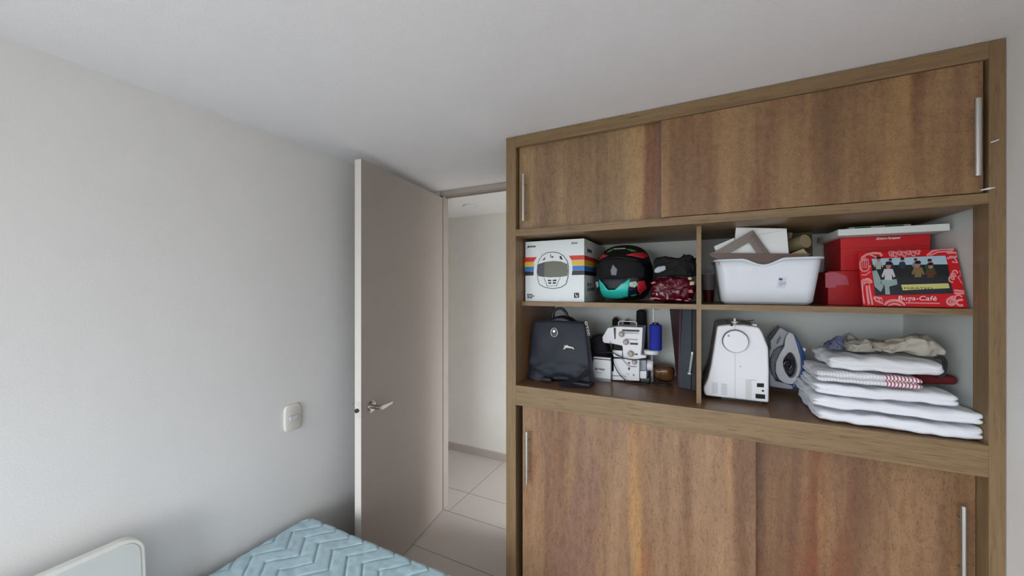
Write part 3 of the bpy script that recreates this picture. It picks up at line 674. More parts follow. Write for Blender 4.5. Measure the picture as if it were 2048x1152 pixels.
# red gift boxes
mat('gift_red', (206,24,36), .42); mat('gift_red_b', (186,16,26), .42); mat('script_white', (236,210,214), .5); mat('tape_pink', (196,90,112), .35); mat('lid_white', (228,234,234), .5)
rb = thing('red_box', 'plain dark red box with pink tape under the taller red box', 'box', (.58, 1.9, SZ))
MB().box(.443, .735, 1.80, 2.03, SZ, 1.6655).build('carton', 'gift_red_b', rb, bevel=.0012)
flat('pink_tape', [outline([(145,700),(235,692),(350,730),(375,815),(250,818),(248,840),(148,842)], 1.80, 4.8, (1620,400))], FY(1.7997), .0002, 'tape_pink', rb)
ru = thing('red_gift_box', 'bright red lidded gift box with white script stacked on the plain red box', 'box', (.6, 1.92, 1.667))
ax, az = Py(1681, 541, 1.815); ex, _ = Py(1861, 500, 1.815)
MB().box(ax+.001, ex-.001, 1.816, 2.02, 1.667, 1.752).build('base', 'gift_red', ru, bevel=.001)
MB().box(ax, ex, 1.815, 2.021, 1.750, 1.789).build('lid', 'gift_red', ru, bevel=.001)
q_ = Py(1620+632/4.8, 400+382/4.8, 1.8148); text('script_lettering', 'Salvatore Ferragamo', .0125, FY(1.8147), q_[0], q_[1], .0004, 'script_white', ru, sx=.62, bold=.0004, shear=.5)
tag(MB().box(.4555, .741, 1.735, 2.0, 1.7905, 1.8135).build('white_tray_box', 'lid_white', bevel=.001), 'flat white box lying on top of the red gift box', 'box')
mat('green_print', (40,128,76), .4); mat('pack_white', (206,214,210), .35)
gp = MB().rbox((.585, 1.86, 1.8205), .17, .14, .0125, .004, 6, 6, 1).build('flat_packet', 'pack_white', smooth=True); tag(gp, 'flat green and white packet on top of the flat white box', 'packet')
MB().rbox((.540, 1.7905, 1.8205), .045, .002, .009, .0008, 2, 1, 1).build('green_print', 'green_print', gp)
MB().rbox((.625, 1.7905, 1.8205), .05, .002, .009, .0008, 2, 1, 1).build('green_print', 'green_print', gp)
mat('bottle_dark', (28,22,44), .15, coat=.5)
for k, (px_, y0) in enumerate(((1876,1.88),(1896,1.84))):
    q_ = Py(px_, 500, y0)
    q_ = (min(q_[0], .733), q_[1])
    o = MB().lathe([(.016,0),(.0165,.004),(.0165,.135),(.013,.148),(.0085,.154),(.0085,.172),(.0105,.173),(.0105,.190),(.009,.192)], (q_[0], y0, SZ), n=24).build('dark_bottle', 'bottle_dark', smooth=False, bevel=.0008)
    tag(o, ['slim dark bottle right of the red gift box, the left one of two', 'slim dark bottle right of the red gift box, the one nearest the white side panel'][k], 'bottle', 'dark bottles beside the red gift box')

# red cardboard picture frame with a group photograph
PO = Vector((.503, 1.664, SZ+.003)); PU = Vector((.7380,1.637,SZ+.003))-PO; PV = Vector((.503,1.748,1.733))-PO
fpic = Fr(PO, PU, PV); PWd = PU.length; PHt = .205
pf = thing('picture_frame', 'red cardboard photo frame with pink floral drawings and a group photo, leaning', 'picture frame', tuple(PO+PU/2))
mat('frame_red', (206,22,34), .4); mat('frame_pink', (238,156,160), .5); mat('frame_white', (240,226,226), .5)
MB().prism([(0,0),(PWd,0),(PWd,PHt),(0,PHt)], fpic, -.005, 0).build('mount', 'frame_red', pf, bevel=.0008)
# image coordinates inside the frame: corners in the zoomed crop -> unit square
c00, c10, c01, c11 = (495,1030), (1565,1045), (415,505), (1470,475)
def uv(a, b):
    # invert the bilinear map by a few Newton steps
    u = v = .5
    for _ in range(8):
        x = (1-u)*(1-v)*c00[0]+u*(1-v)*c10[0]+(1-u)*v*c01[0]+u*v*c11[0]; y = (1-u)*(1-v)*c00[1]+u*(1-v)*c10[1]+(1-u)*v*c01[1]+u*v*c11[1]
        xu = (1-v)*(c10[0]-c00[0])+v*(c11[0]-c01[0]); xv = (1-u)*(c01[0]-c00[0])+u*(c11[0]-c10[0])
        yu = (1-v)*(c10[1]-c00[1])+v*(c11[1]-c01[1]); yv = (1-u)*(c01[1]-c00[1])+u*(c11[1]-c10[1])
        D = xu*yv-xv*yu; rx, ry = a-x, b-y; u += (rx*yv-ry*xv)/D; v += (xu*ry-yu*rx)/D
    return min(max(u, .004), .996)*PWd, min(max(v, .004), .996)*PHt
U = lambda pts: [uv(*p) for p in pts]
def pz(name, polys, off, c, parent=pf, rough=.35):
    if isinstance(c, tuple):
        mn = 'print_%d_%d_%d' % c
        if mn not in M: mat(mn, c, rough)
        c = mn
    return flat(name, [U(p) for p in polys], fpic, off, c, parent, .0004)
ph = pz('photograph', [[(575,575),(1365,548),(1430,915),(630,935)]], .0004, (40,44,50))
pz('photo_sky', [[(580,575),(1365,548),(1386,640),(600,650)]], .0009, (176,204,222), ph)
pz('photo_ground', [[(628,930),(612,840),(1410,810),(1430,912)]], .0009, (40,48,58), ph)
pz('photo_road', [[(602,700),(590,640),(1386,636),(1400,740),(900,760)]], .0012, (34,38,40), ph)
def fig(x, y, s, shirt, dark=False, sit=True):
    hd_ = [(x+s*.22*math.cos(t), y-s*.62+s*.26*math.sin(t)) for t in [i*math.pi/5 for i in range(10)]]
    bdy = [(x-s*.34,y-s*.38),(x+s*.34,y-s*.38),(x+s*.56,y+s*.16),(x+s*.42,y+s*.24),(x+s*.28,y+.0),(x+s*.30,y+s*.42),(x-s*.30,y+s*.42),(x-s*.28,y),(x-s*.42,y+s*.24),(x-s*.56,y+s*.16)]
    cap = [(x-s*.27,y-s*.66),(x+s*.27,y-s*.68),(x+s*.2,y-s*.92),(x-s*.2,y-s*.92)]
    return hd_, bdy, cap, shirt
figs = [fig(790,640,70,(60,40,80)), fig(920,640,80,(40,60,80)), fig(1060,640,70,(130,140,150)), fig(660,640,95,(170,176,170)), fig(1205,660,85,(36,84,52)), fig(770,730,135,(206,206,212)), fig(1085,710,120,(130,112,74)), fig(1215,720,110,(90,62,44))]
by = {}
for h_, b_, c_, s_ in figs: by.setdefault(s_, []).append(b_)
for s_, L_ in by.items(): pz('printed_clothing', L_, .0016, s_, ph)
pz('printed_faces', [f_[0] for f_ in figs], .0020, (176,128,108), ph)
pz('printed_hats', [f_[2] for f_ in figs], .0024, (36,22,40), ph)
pz('printed_legs', [[(690,785),(860,780),(870,830),(780,850),(790,925),(740,925),(730,840),(680,820)], [(590,700),(640,690),(720,850),(690,900),(620,850)]], .0014, (150,170,170), ph)
pz('printed_banner', [[(905,835),(1385,822),(1396,868),(925,888)]], .0028, (208,206,130), ph)
q_ = U([(935,878)])[0]; mat('banner_red', (86,22,28), .5); text('banner_lettering', 'MIRATED', .0098, fpic, q_[0], q_[1], .0034, 'banner_red', ph, sx=1.62)
q_ = U([(872,978)])[0]; text('script_lettering', 'Buga-Café', .022, fpic, q_[0], q_[1], .0008, 'frame_white', pf, sx=.98, bold=.0001, shear=.2)
pz('underline', [[(958,998),(1300,1002),(1298,1012),(960,1008)]], .0005, 'frame_pink')
def stroke(pts, w):
    out = []
    for i, p in enumerate(pts):
        a = Vector(pts[max(0,i-1)]); b = Vector(pts[min(len(pts)-1,i+1)]); d = (b-a).normalized(); n_ = Vector((-d.y, d.x))*w*.72; out.append((Vector(p)+n_, Vector(p)-n_))
    return [[tuple(out[i][0]), tuple(out[i+1][0]), tuple(out[i+1][1]), tuple(out[i][1])] for i in range(len(pts)-1)]
S_ = []
def arc(cx_, cy_, rx, ry, a0, a1, w, n=9): S_.extend(stroke([(cx_+rx*math.cos(R(a0+(a1-a0)*i/n)), cy_-ry*math.sin(R(a0+(a1-a0)*i/n))) for i in range(n+1)], w))
S_ += stroke([(500,1010),(478,900),(474,800),(500,780)], 20) + stroke([(560,1020),(540,920),(528,840)], 16) + stroke([(600,1022),(575,920),(556,835)], 14)
arc(535,830,55,52,20,175,18); arc(535,835,34,30,20,170,10)
arc(840,1060,120,80,25,155,16); arc(840,1060,80,48,25,155,12); S_ += stroke([(740,1000),(780,980),(830,972)], 8)
arc(505,620,58,40,60,200,14); arc(505,650,58,50,150,330,10); S_ += stroke([(450,650),(480,700),(540,690),(570,640)], 10) + stroke([(455,610),(470,560),(520,530),(600,515),(680,520),(700,545)], 16)
for k in range(5): S_ += stroke([(455+22*k,600-6*k),(462+22*k,668)], 6)
S_ += stroke([(470,735),(520,735),(570,700)], 8) + stroke([(560,530),(640,560),(690,545)], 10) + stroke([(500,545),(520,600)],8)
for k in range(7):
    cx_ = 800+k*48; arc(cx_, 525-k*2+(8 if k % 2 else -6), 24, 24, 0, 330, 10, 7); arc(cx_+10, 520-k*2, 10, 10, 0, 300, 7, 5)
S_ += stroke([(770,490),(830,500),(790,550),(860,548)], 9) + stroke([(1180,545),(1240,500),(1310,480),(1450,484)], 14) + stroke([(1210,548),(1290,510),(1440,505)], 10) + stroke([(1380,520),(1470,520),(1480,560),(1400,560)], 14) + stroke([(1380,575),(1450,565),(1480,620),(1430,610)], 14)
for k in range(3): arc(1420+16*k, 780-28*k, 26, 30, 0, 300, 10, 7)
S_ += stroke([(1500,700),(1530,740),(1480,760),(1530,830),(1500,800)], 9) + stroke([(1440,885),(1540,895),(1530,915),(1440,912)], 12)
arc(1410,990,42,32,0,340,14); arc(1415,990,20,12,0,340,8); arc(1500,1000,40,26,60,300,14); arc(1480,950,30,20,0,200,10); S_ += stroke([(1400,950),(1440,940),(1450,970)], 10)
S_ += stroke([(610,950),(700,960),(715,1010),(640,985),(612,955)], 12) + stroke([(650,945),(690,1000)], 8)
pz('floral_drawing', S_, .0005, 'frame_pink')

# ------------------------------------------------------------------ lower left compartment
mat('navy_nylon', (20,27,42), .62, sheen=.08, bump=.12, bscale=500); mat('navy_leather', (18,20,32), .4, bump=.2, bscale=300); mat('navy_dark', (24,26,36), .6)
mat('silver', (210,208,204), .2, 1.0); mat('logo_pale', (214,206,196), .5)
bpk = thing('backpack', 'navy nylon backpack with leather top flap and small white rider emblem', 'backpack', (-.58, 1.76, KZ))
cx_, cy_, Wb, Db, Hb = -.591, 1.730, .318, .11, .285
def bpf(p):
    t = (p.z+Hb/2)/Hb                       # 0 bottom, 1 top
    k = 1.0 - .20*t**1.5
    y = p.y*(1-.35*t); 
    y -= .010*math.sin(math.pi*min(1,max(0,t)))*(1-(2*p.x/Wb)**2)
    w = .010*noise.noise(Vector((p.x*9, p.z*9, 1))) + (.022*noise.noise(Vector((p.x*14, p.z*34, 4))) + .009*math.sin(p.z*90+p.x*16))*max(0, 1-t*2.6)
    z = p.z
    if t < .15: z += .010*math.sin(p.x*24+1)*(.15-t)/.15
    if t > .8: z -= .005*abs(2*p.x/Wb)**3*(t-.8)/.2
    k *= 1-.10*max(0, p.y)/(Db/2)
    return (p.x*k - .004*t, y+(w if p.y < 0 else -w), z)
mb_ = MB().rbox((cx_, cy_, KZ+.006+Hb/2), Wb, Db, Hb, .013, 26, 8, 24, fn=bpf)
for v in mb_.v: v.x = max(v.x, -.7495); v.z = max(v.z, KZ)
mb_.build('body', 'navy_nylon', bpk, smooth=True)
K2 = lambda pts, y: outline(pts, y, 5.12, (1020,600))
MB().rbox((-.590, 1.745, KZ+.296), .235, .075, .036, .016, 10, 4, 3, fn=lambda p: (p.x, p.y, p.z-.6*(p.x*p.x)/.1)).build('top_flap', 'navy_leather', bpk, smooth=True)
hp_ = [Py(1020+a/5.12, 600+b/5.12, 1.74) for a,b in ((430,190),(446,120),(480,92),(530,92),(570,130),(588,185))]
def smoothpts(pts, k=6):
    out = []
    for i in range(len(pts)-1):
        p0 = Vector(pts[max(0,i-1)]); p1 = Vector(pts[i]); p2 = Vector(pts[i+1]); p3 = Vector(pts[min(len(pts)-1,i+2)])
        for j in range(k):
            t = j/k; out.append(.5*((2*p1)+(p2-p0)*t+(2*p0-5*p1+4*p2-p3)*t*t+(3*p1-p0-3*p2+p3)*t**3))
    return out+[Vector(pts[-1])]
hp3 = [(a, 1.745, b) for a, b in hp_]; hp3 = [(hp3[0][0], 1.745, KZ+.30)] + hp3 + [(hp3[-1][0], 1.745, KZ+.30)]
MB().tube(smoothpts(hp3, 5), .0068, 10).build('carry_handle', 'navy_leather', bpk, smooth=True)
q_ = Py(1020+445/5.12, 600+335/5.12, 1.672); Ff = Fr((q_[0], 1.684, q_[1]), (1,.08,0), (0,.12,1))
MB().prism(sqr(.034,.044,2.4,28), Ff, -.006, .003).build('snap_tab', 'navy_leather', bpk, bevel=.001)
MB().tube([Ff.p(.0162*math.cos(t), .0212*math.sin(t), .003) for t in [i*math.pi/12 for i in range(24)]], .0011, 6, closed=True).build('snap_tab_edge', 'silver', bpk, smooth=True)
MB().prism(ring(Ff, 0, .006, .0062, 20), Ff, .003, .0065).build('snap_button', 'silver', bpk, bevel=.0012)
lg_ = [[(548,496),(556,486),(562,478),(554,470),(566,462),(576,468),(584,460),(594,462),(598,474),(612,472),(628,480),(642,482),(650,480),(646,488),(656,492),(660,502),(648,504),(640,494),(618,492),(590,488),(572,490),(560,502),(550,504)]]
Fq = Fr((0, 1.669, 0), (1,0,0), (0,0,1))
flat('rider_emblem', [outline(p_, 1.669, 5.12, (1020,600)) for p_ in lg_], Fq, .0, 'logo_pale', bpk, .003)
stp = MB()
def ribbon(pts, w, th, nrm=(0,-1,0)):
    mb = MB(); pts = smoothpts(pts, 6); n = Vector(nrm); vs = []
    for i, p in enumerate(pts):
        d = (pts[min(len(pts)-1,i+1)]-pts[max(0,i-1)]).normalized(); s_ = d.cross(n).normalized()
        vs += [p+s_*w/2-n*th/2, p-s_*w/2-n*th/2, p-s_*w/2+n*th/2, p+s_*w/2+n*th/2]
    fs = [(i*4+k, i*4+(k+1)%4, i*4+4+(k+1)%4, i*4+4+k) for i in range(len(pts)-1) for k in range(4)] + [(3,2,1,0), tuple(len(pts)*4-4+k for k in range(4))]
    return mb.add(vs, fs)
ribbon([(-.445,1.655,KZ+.075),(-.47,1.640,KZ+.048),(-.520,1.634,KZ+.020),(-.560,1.63,KZ+.010),(-.52,1.625,KZ+.008),(-.45,1.65,KZ+.008),(-.425,1.68,KZ+.02)], .022, .004, (0,-.5,1)).build('shoulder_strap', 'navy_dark', bpk, smooth=False)
MB().rbox((-.487, 1.655, KZ+.0135), .12, .03, .022, .008, 8, 3, 2, fn=lambda p: (p.x, p.y, p.z*(1-.3*abs(p.x)/.06))).build('strap_pad', 'navy_dark', bpk, smooth=True)
MB().rbox((-.640, 1.665, KZ+.013), .05, .03, .02, .007, 4, 3, 2).build('strap_pad', 'navy_dark', bpk, smooth=True)
ch = MB()
for i in range(5):
    q_ = Vector((-.464+.003*i, 1.71, KZ+.285-.013*i)); ch.tube([q_+Vector((.005*math.cos(t), 0, .007*math.sin(t))) for t in [j*math.pi/5 for j in range(10)]], .0013, 6, closed=True)
ch.build('zip_chain', 'silver', bpk, smooth=True)
mat('charcoal_cloth', (62,60,68), .9)
mb_ = MB().rbox((-.458, 1.985, KZ+.100), .125, .09, .205, .040, 12, 8, 12, fn=lambda p: crumple(Vector((p.x*(1-.5*(p.z+.1)/.2*(1 if p.x>0 else .2)), p.y, p.z)), .012, 12, 4))
for v in mb_.v: v.z = max(v.z, KZ)
tag(mb_.build('charcoal_pouch', 'charcoal_cloth', smooth=True), 'dark grey cloth pouch slumped behind the backpack and beside the overlock machine', 'bag')

# overlock machine
mat('machine_white', (228,230,236), .35); mat('machine_grey', (150,156,166), .4); mat('knob_grey', (170,160,158), .35); mat('label_black', (34,32,36), .5)
om = thing('overlock_machine', 'white overlock sewing machine with thread dials and trailing black cable', 'sewing machine', (-.31, 1.9, KZ))
ym = 1.83
def pr(polys, y, d, name, m, parent=om, bev=.003):
    b_ = MB()
    for p_ in polys: b_.prism([(a, max(c, KZ+.0003)) for a, c in K2(p_, y)], FY(y), -d, 0)
    return b_.build(name, m, parent, bevel=bev)
hdp = pr([[(945,380),(1000,285),(1100,270),(1360,280),(1350,470),(1340,560),(1395,572),(1395,592),(1290,610),(1160,600),(1150,470),(1060,450),(960,438),(948,420)]], ym, .12, 'head', 'machine_white')
pr([[(1045,515),(1150,518),(1150,590),(1060,585)]], ym+.005, .10, 'needle_plate', 'machine_white')
pr([[(1060,600),(1325,608),(1325,730),(1200,740),(1060,735)], [(1044,730),(1325,722),(1325,830),(1046,820)]], ym, .13, 'base', 'machine_white')
pr([[(1062,455),(1150,470),(1150,518),(1062,515)], [(1055,590),(1160,604),(1330,608),(1330,614),(1055,604)]], ym+.012, .05, 'needle_gap', 'dark_hole')
pr([[(1325,615),(1395,618),(1395,722),(1325,722)]], ym+.03, .08, 'motor_housing', 'machine_grey')
pr([[(1330,728),(1398,728),(1398,808),(1330,804)]], ym+.01, .09, 'front_box', 'machine_white')
pr([[(1330,800),(1430,800),(1430,846),(1340,846)]], ym+.01, .08, 'foot', 'black_plastic')
pr([[(1050,818),(1120,824),(1120,838),(1055,832)]], ym+.01, .08, 'foot', 'black_plastic')
q_ = Py(1020+1440/5.12, 600+668/5.12, ym+.06)
MB().lathe([(.020,0),(.026,.004),(.026,.024),(.022,.030),(.014,.031)], (q_[0]-.018, ym+.06, q_[1]), axis='X', n=32).build('handwheel', 'machine_white', om, smooth=False, bevel=.001)
for a_, b_, r_ in ((1140,352,.014),(1185,432,.014),(1235,552,.0155),(1272,638,.012)):
    q_ = Py(1020+a_/5.12, 600+b_/5.12, ym-.01)
    k_ = MB().lathe([(r_,0),(r_*1.0,.006),(r_*.72,.007),(r_*.66,.016),(r_*.5,.017)], (q_[0], ym-.0005, q_[1]), axis='Y', n=24).build('tension_dial', 'knob_grey', om, smooth=False, bevel=.0006)
lb = [[(1148,300),(1325,306),(1325,326),(1148,320)], [(1150,334),(1320,342),(1320,346),(1150,339)], [(1230,436),(1310,440),(1310,460),(1230,456)], [(1278,548),(1308,548),(1308,564),(1278,562)], [(1210,636),(1228,636),(1228,655),(1210,655)], [(1210,690),(1228,690),(1228,715),(1210,715)],
      [(1258,760),(1268,760),(1276,776),(1264,778)], [(1190,755),(1222,757),(1222,761),(1190,759)], [(1060,284),(1085,286),(1082,400),(1070,400)], [(1045,770),(1190,778),(1190,782),(1045,776)]]
flat('printed_marks', [K2(p_, ym) for p_ in lb], FY(ym-.0002), .0004, 'label_black', om)
flat('printed_marks', [K2([(1190,392),(1308,402),(1308,414),(1190,404)], ym), K2([(1152,326),(1320,332),(1320,336),(1152,331)], ym)], FY(ym-.0002), .0004, 'machine_grey', om)
hl = K2([(1112,270),(1112,225),(1130,216),(1280,222),(1296,232),(1296,275)], ym+.04)
MB().tube([(a,ym+.04,b) for a,b in hl], .0026, 8).build('carry_bar', 'machine_white', om, smooth=True)
cb = [K2([(a,b)], 1.80)[0] for a,b in ((900,545),(1020,540),(1100,570),(1180,604),(1280,618),(1400,600))]
mat('cable_black', (22,20,26), .5)
MB().tube(smoothpts([(a,1.812,b) for a,b in cb], 6), .0022, 8).build('cable', 'cable_black', om, smooth=True)
cb = [K2([(a,b)], 1.80)[0] for a,b in ((1050,600),(1062,660),(1100,740),(1160,810),(1230,850),(1340,862),(1420,845))]
MB().tube(smoothpts([(a,1.808,max(b,KZ+.006)) for a,b in cb], 6), .0022, 8).build('cable', 'cable_black', om, smooth=True)
cb = [K2([(a,b)], 1.80)[0] for a,b in ((1010,430),(1040,460),(1030,500),(1070,560),(1130,600),(1210,680),(1290,690))]
MB().tube(smoothpts([(a,1.816,b) for a,b in cb], 6), .0012, 6).build('looper_thread', 'cable_black', om, smooth=True)
# thread mast with blue spool
sp = om
ys = 1.88
qb = Py(1020+1450/5.12, 600+552/5.12, ys); 
MB().tube([(qb[0], ys+.02, KZ+.0), (qb[0], ys+.02, qb[1])], .007, 12).build('post', 'machine_grey', sp)
MB().lathe([(.034,0),(.036,.003),(.036,.016),(.032,.020)], (qb[0], ys, qb[1]), n=36).build('spool_tray', 'machine_white', sp, smooth=False, bevel=.001)
qm = Py(1020+1465/5.12, 600+90/5.12, ys+.02)
MB().tube([(qm[0], ys+.045, qb[1]-.002), (qm[0], ys+.045, min(qm[1], 1.51))], [.0055,.0045], 12).build('mast', 'machine_white', sp)
MB().tube([(qm[0]-.008, ys+.045, 1.502), (qm[0]+.02, ys+.04, 1.498), (qm[0]+.034, ys+.03, 1.510), (qm[0]+.014, ys+.03, 1.512)], .0012, 6).build('thread_guide', 'cable_black', sp, smooth=True)
mat('thread_blue', (28,48,168), .55, bump=.5, bscale=40, stretch=(1,1,60)); mat('thread_black', (26,20,26), .8, bump=.5, bscale=40, stretch=(1,1,60))
qs = Py(1020+1490/5.12, 600+370/5.12, ys)
st_ = MB().lathe([(.026,.0),(.028,.004),(.028,.114),(.023,.120),(.010,.121)], (qs[0], ys, qb[1]+.0205), n=32).build('thread_spool', 'thread_blue', bevel=.001)
tag(st_, 'tall bright blue thread spool on the white tray right of the overlock machine', 'thread')
MB().lathe([(.014,.0),(.014,.007),(.011,.008)], (qs[0], ys, qb[1]+.1415), n=20).build('spool_core', 'black_plastic', st_)
for (a_, b_, yy, r0, r1, lab) in ((1345, 95, 2.02, .032, .024, 'tall black thread cone behind the right side of the overlock machine'), (1080, 180, 2.03, .022, .016, 'small black thread cone with orange tip behind the left of the overlock machine'), (1195, 200, 2.04, .020, .015, 'short black thread cone behind the carry bar of the overlock machine')):
    q_ = Py(1020+a_/5.12, 600+b_/5.12, yy); top = q_[1]
    o = MB().lathe([(r0*.9,0),(r0,.004),(r1,top-KZ-.01),(r1*.5,top-KZ-.002)], (q_[0], yy, KZ), n=28).build('thread_cone', 'thread_black', bevel=.0008)
    tag(o, lab, 'thread', 'black thread cones behind the overlock machine')
    if 'orange' in lab:
        mat('orange_tip', (150,64,36), .6); MB().lathe([(r1*.6,0),(r1*.5,.006)], (q_[0], yy, top-.002), n=20).build('cone_tip', 'orange_tip', o)
    elif 'short' in lab: MB().lathe([(r1*.5,0),(r1*.5,.006)], (q_[0], yy, top-.002), n=20).build('cone_tip', 'kraft', o)
# small parts carton
jt = thing('accessory_box', 'small white and blue box lettered jartex between backpack and overlock machine', 'box', (-.40, 1.82, KZ))
ja, jb = Py(1186, 755, 1.80), Py(1221, 755, 1.80); zt = Py(1200, 722, 1.81)[1]; jz = Py(1200, 755, 1.81)[1]
MB().box(ja[0], jb[0], 1.80, 1.825, jz, zt).build('carton', 'paper_white', jt, bevel=.0008)
MB().box(ja[0]+.002, jb[0]-.001, 1.802, 1.824, zt, zt+.008).box(ja[0]+.002, jb[0]-.001, 1.802, 1.824, zt+.013, zt+.019).build('stacked_lid', 'paper_white', jt)
MB().box(ja[0]+.003, jb[0]-.002, 1.805, 1.822, zt+.008, zt+.013).build('dark_layer', 'label_black', jt)
MB().box(ja[0], jb[0], 1.80, 1.825, KZ+.0002, jz).build('grey_base', 'machine_grey', jt)
text('printed_name', 'jartex', .0165, FY(1.7998), ja[0]+.008, Py(1200, 739, 1.81)[1], .0003, 'label_blue', jt, sx=1.25, bold=.0005, shear=.2)
text('printed_text', 'OVERLOCK', .007, FY(1.7998), ja[0]+.010, Py(1200, 745.5, 1.81)[1], .0003, 'label_grey', jt)
# folders and small things at the right
mat('folder_maroon', (66,24,42), .6); mat('folder_slate', (58,68,76), .65, var=.15); mat('folder_black', (20,18,24), .6)
def upright(name, m, a, b, thick, lab, top, cat='folder'):
    """thin upright folder whose front edge runs a->b in plan"""
    a, b = Vector(a), Vector(b); d = (b-a).normalized(); n_ = Vector((-d.y, d.x))*thick/2
    fr_ = Fr((a.x, a.y, 0), (d.x, d.y, 0)); L_ = (b-a).length
    o = MB().prism([(0,KZ+.0003),(L_,KZ+.0003),(L_,top),(0,top)], fr_, -thick, 0).build(name, m, bevel=.0015); return tag(o, lab, cat)
def tilted(name, m, pts_f, y0, y1, th, lab):
    mb = MB(); P = [(Py(x,y,y0) if k in (0,3) else Py(x,y,y1)) for k,(x,y) in enumerate(pts_f)]
    yy = (y0,y1,y1,y0); vs = [Vector((p[0], yy[k], p[1])) for k, p in enumerate(P)]
    n_ = (vs[1]-vs[0]).cross(vs[3]-vs[0]).normalized()*th
    mb.add(vs+[v+n_ for v in vs], [(0,1,2,3),(7,6,5,4),(0,4,5,1),(1,5,6,2),(2,6,7,3),(3,7,4,0)]); return tag(mb.build(name, m, bevel=.001), lab, 'folder')
S2 = lambda a, b: (1020+a/5.12, 600+b/5.12)
o = tilted('ring_folder', 'folder_maroon', [S2(1712,875), S2(1712,770), S2(1590,100), S2(1728,100)], 1.83, 2.03, .008, 'tall maroon folder leaning left of the slate grey folder')
vsm = [Vector((Py(*S2(1715,880),1.845)[0],1.845,KZ)), Vector((-.085,2.05,KZ)), Vector((-.128,2.05,1.512)), Vector((-.072,1.845,1.512))]
me_ = o.data; bpy.data.objects.remove(o)
def slab(name, m, vs, th, lab, parent=None):
    n_ = (vs[1]-vs[0]).cross(vs[3]-vs[0]).normalized()*th
    o_ = MB().add(vs+[v+n_ for v in vs], [(0,1,2,3),(7,6,5,4),(0,4,5,1),(1,5,6,2),(2,6,7,3),(3,7,4,0)]).build(name, m, parent, bevel=.001)
    return tag(o_, lab, 'folder', 'upright folders in the lower left compartment')
slab('ring_folder', 'folder_maroon', vsm, .008, 'tall maroon folder leaning left of the slate grey folder')
sx0 = Py(*S2(1728,880),1.82)[0]; sx1 = Py(*S2(1850,900),1.82)[0]
slab('document_folder', 'folder_slate', [Vector((sx0+.001,1.838,KZ+.002)), Vector((sx1,1.815,KZ+.002)), Vector((sx1+.004,1.835,1.508)), Vector((sx0+.006,1.858,1.508))], -.012, 'slate grey upright folder between the maroon and the black folder')
slab('box_file', 'folder_black', [Vector((sx1+.0035,1.800,KZ+.002)), Vector((-.0055,1.800,KZ+.002)), Vector((-.0055,1.822,1.512)), Vector((sx1+.007,1.822,1.512))], -.016, 'black upright folder against the middle divider')
gb = thing('glass_vial', 'small clear vial with white cap hanging in front of the black folder', 'vial', (-.02, 1.79, 1.2))
v0 = Py(*S2(1840,745),1.79); v1 = Py(*S2(1865,560),1.79)
mat('vial_clear', (196,206,200), .2, trans=.4)
MB().tube([(v0[0],1.788,v0[1]),(v1[0],1.790,v1[1])], .0052, 12).build('body', 'vial_clear', gb, smooth=False)
MB().tube([(v1[0],1.790,v1[1]),(v1[0]+.001,1.791,v1[1]+.012)], .0045, 12).build('neck', 'white_plastic', gb)
MB().tube([(v0[0]-.001,1.788,v0[1]-.005),(v0[0],1.788,v0[1])], .0078, 14).build('cap', 'white_plastic', gb)
mat('amber_plastic', (120,84,52), .18, trans=.35, var=.3)
mb_ = MB().rbox((-.150, 1.945, KZ+.042), .100, .08, .078, .030, 8, 8, 8, fn=lambda p: crumple(p, .006, 22, 3))
for v in mb_.v: v.z = max(v.z, KZ)
tag(mb_.build('amber_bag', 'amber_plastic', smooth=True), 'crumpled amber plastic bag between the spool holder and the maroon folder', 'bag')
cb = [(-.19,1.86,KZ+.004),(-.15,1.84,KZ+.004),(-.11,1.85,KZ+.006),(-.13,1.88,KZ+.006),(-.18,1.88,KZ+.006)]
tag(MB().tube(smoothpts(cb, 6), .003, 8).build('power_cord', 'cable_black', smooth=True), 'loose black power cord lying right of the overlock machine', 'cable')

# ------------------------------------------------------------------ lower right compartment
sm = thing('sewing_machine', 'white domestic sewing machine seen from its handwheel end', 'sewing machine', (.13, 1.85, KZ))
K5 = lambda pts, y: outline(pts, y, 5.236, (1380,610))
yq = 1.70
ol = [(285,218),(400,205),(560,207),(725,232),(760,290),(822,450),(830,700),(828,1042),(640,1030),(330,985),(160,955),(142,900),(142,860),(185,775),(222,620)]
P = K5(ol, yq); P = [(x, max(z, KZ+.012)) for x, z in P]
MB().prism(P, FY(yq), -.30, 0).build('body', 'machine_white', sm, bevel=.008, seg=3)
MB().prism([(P[7][0]-.02,KZ+.0002),(P[7][0]-.02,KZ+.014),(P[9][0],KZ+.014),(P[9][0],KZ+.0002)], FY(yq+.02), -.26, 0).build('foot', 'black_plastic', sm)
q_ = Py(1380+474/5.236, 610+378/5.236, yq); Fm = FY(yq)
MB().lathe([(.0445,0),(.0455,.002),(.0455,.003)], (q_[0], yq-.0002, q_[1]), axis='Y', n=48).build('handwheel_gap', 'dark_hole', sm)
MB().lathe([(.0425,0),(.0432,.003),(.0432,.016),(.040,.0195),(.010,.0205)], (q_[0], yq-.0005, q_[1]), axis='Y', n=48).build('handwheel', 'machine_white', sm, smooth=False, bevel=.0008)
q2 = Py(1380+405/5.236, 610+322/5.236, yq-.02); MB().lathe([(.0045,0),(.004,.0015)], (q2[0], yq-.0195, q2[1]), axis='Y', n=16).build('wheel_mark', 'machine_grey', sm)
vt = []
for k in range(9): vt.append(K5([(228,812+k*13.2),(290,816+k*13.2),(290,820+k*13.2),(228,816+k*13.2)], yq))
for k in range(9): vt.append(K5([(326,824+k*13.6),(388,829+k*13.6),(388,833+k*13.6),(326,828+k*13.6)], yq))
flat('vent_slots', vt, Fm, .0003, 'machine_grey', sm)
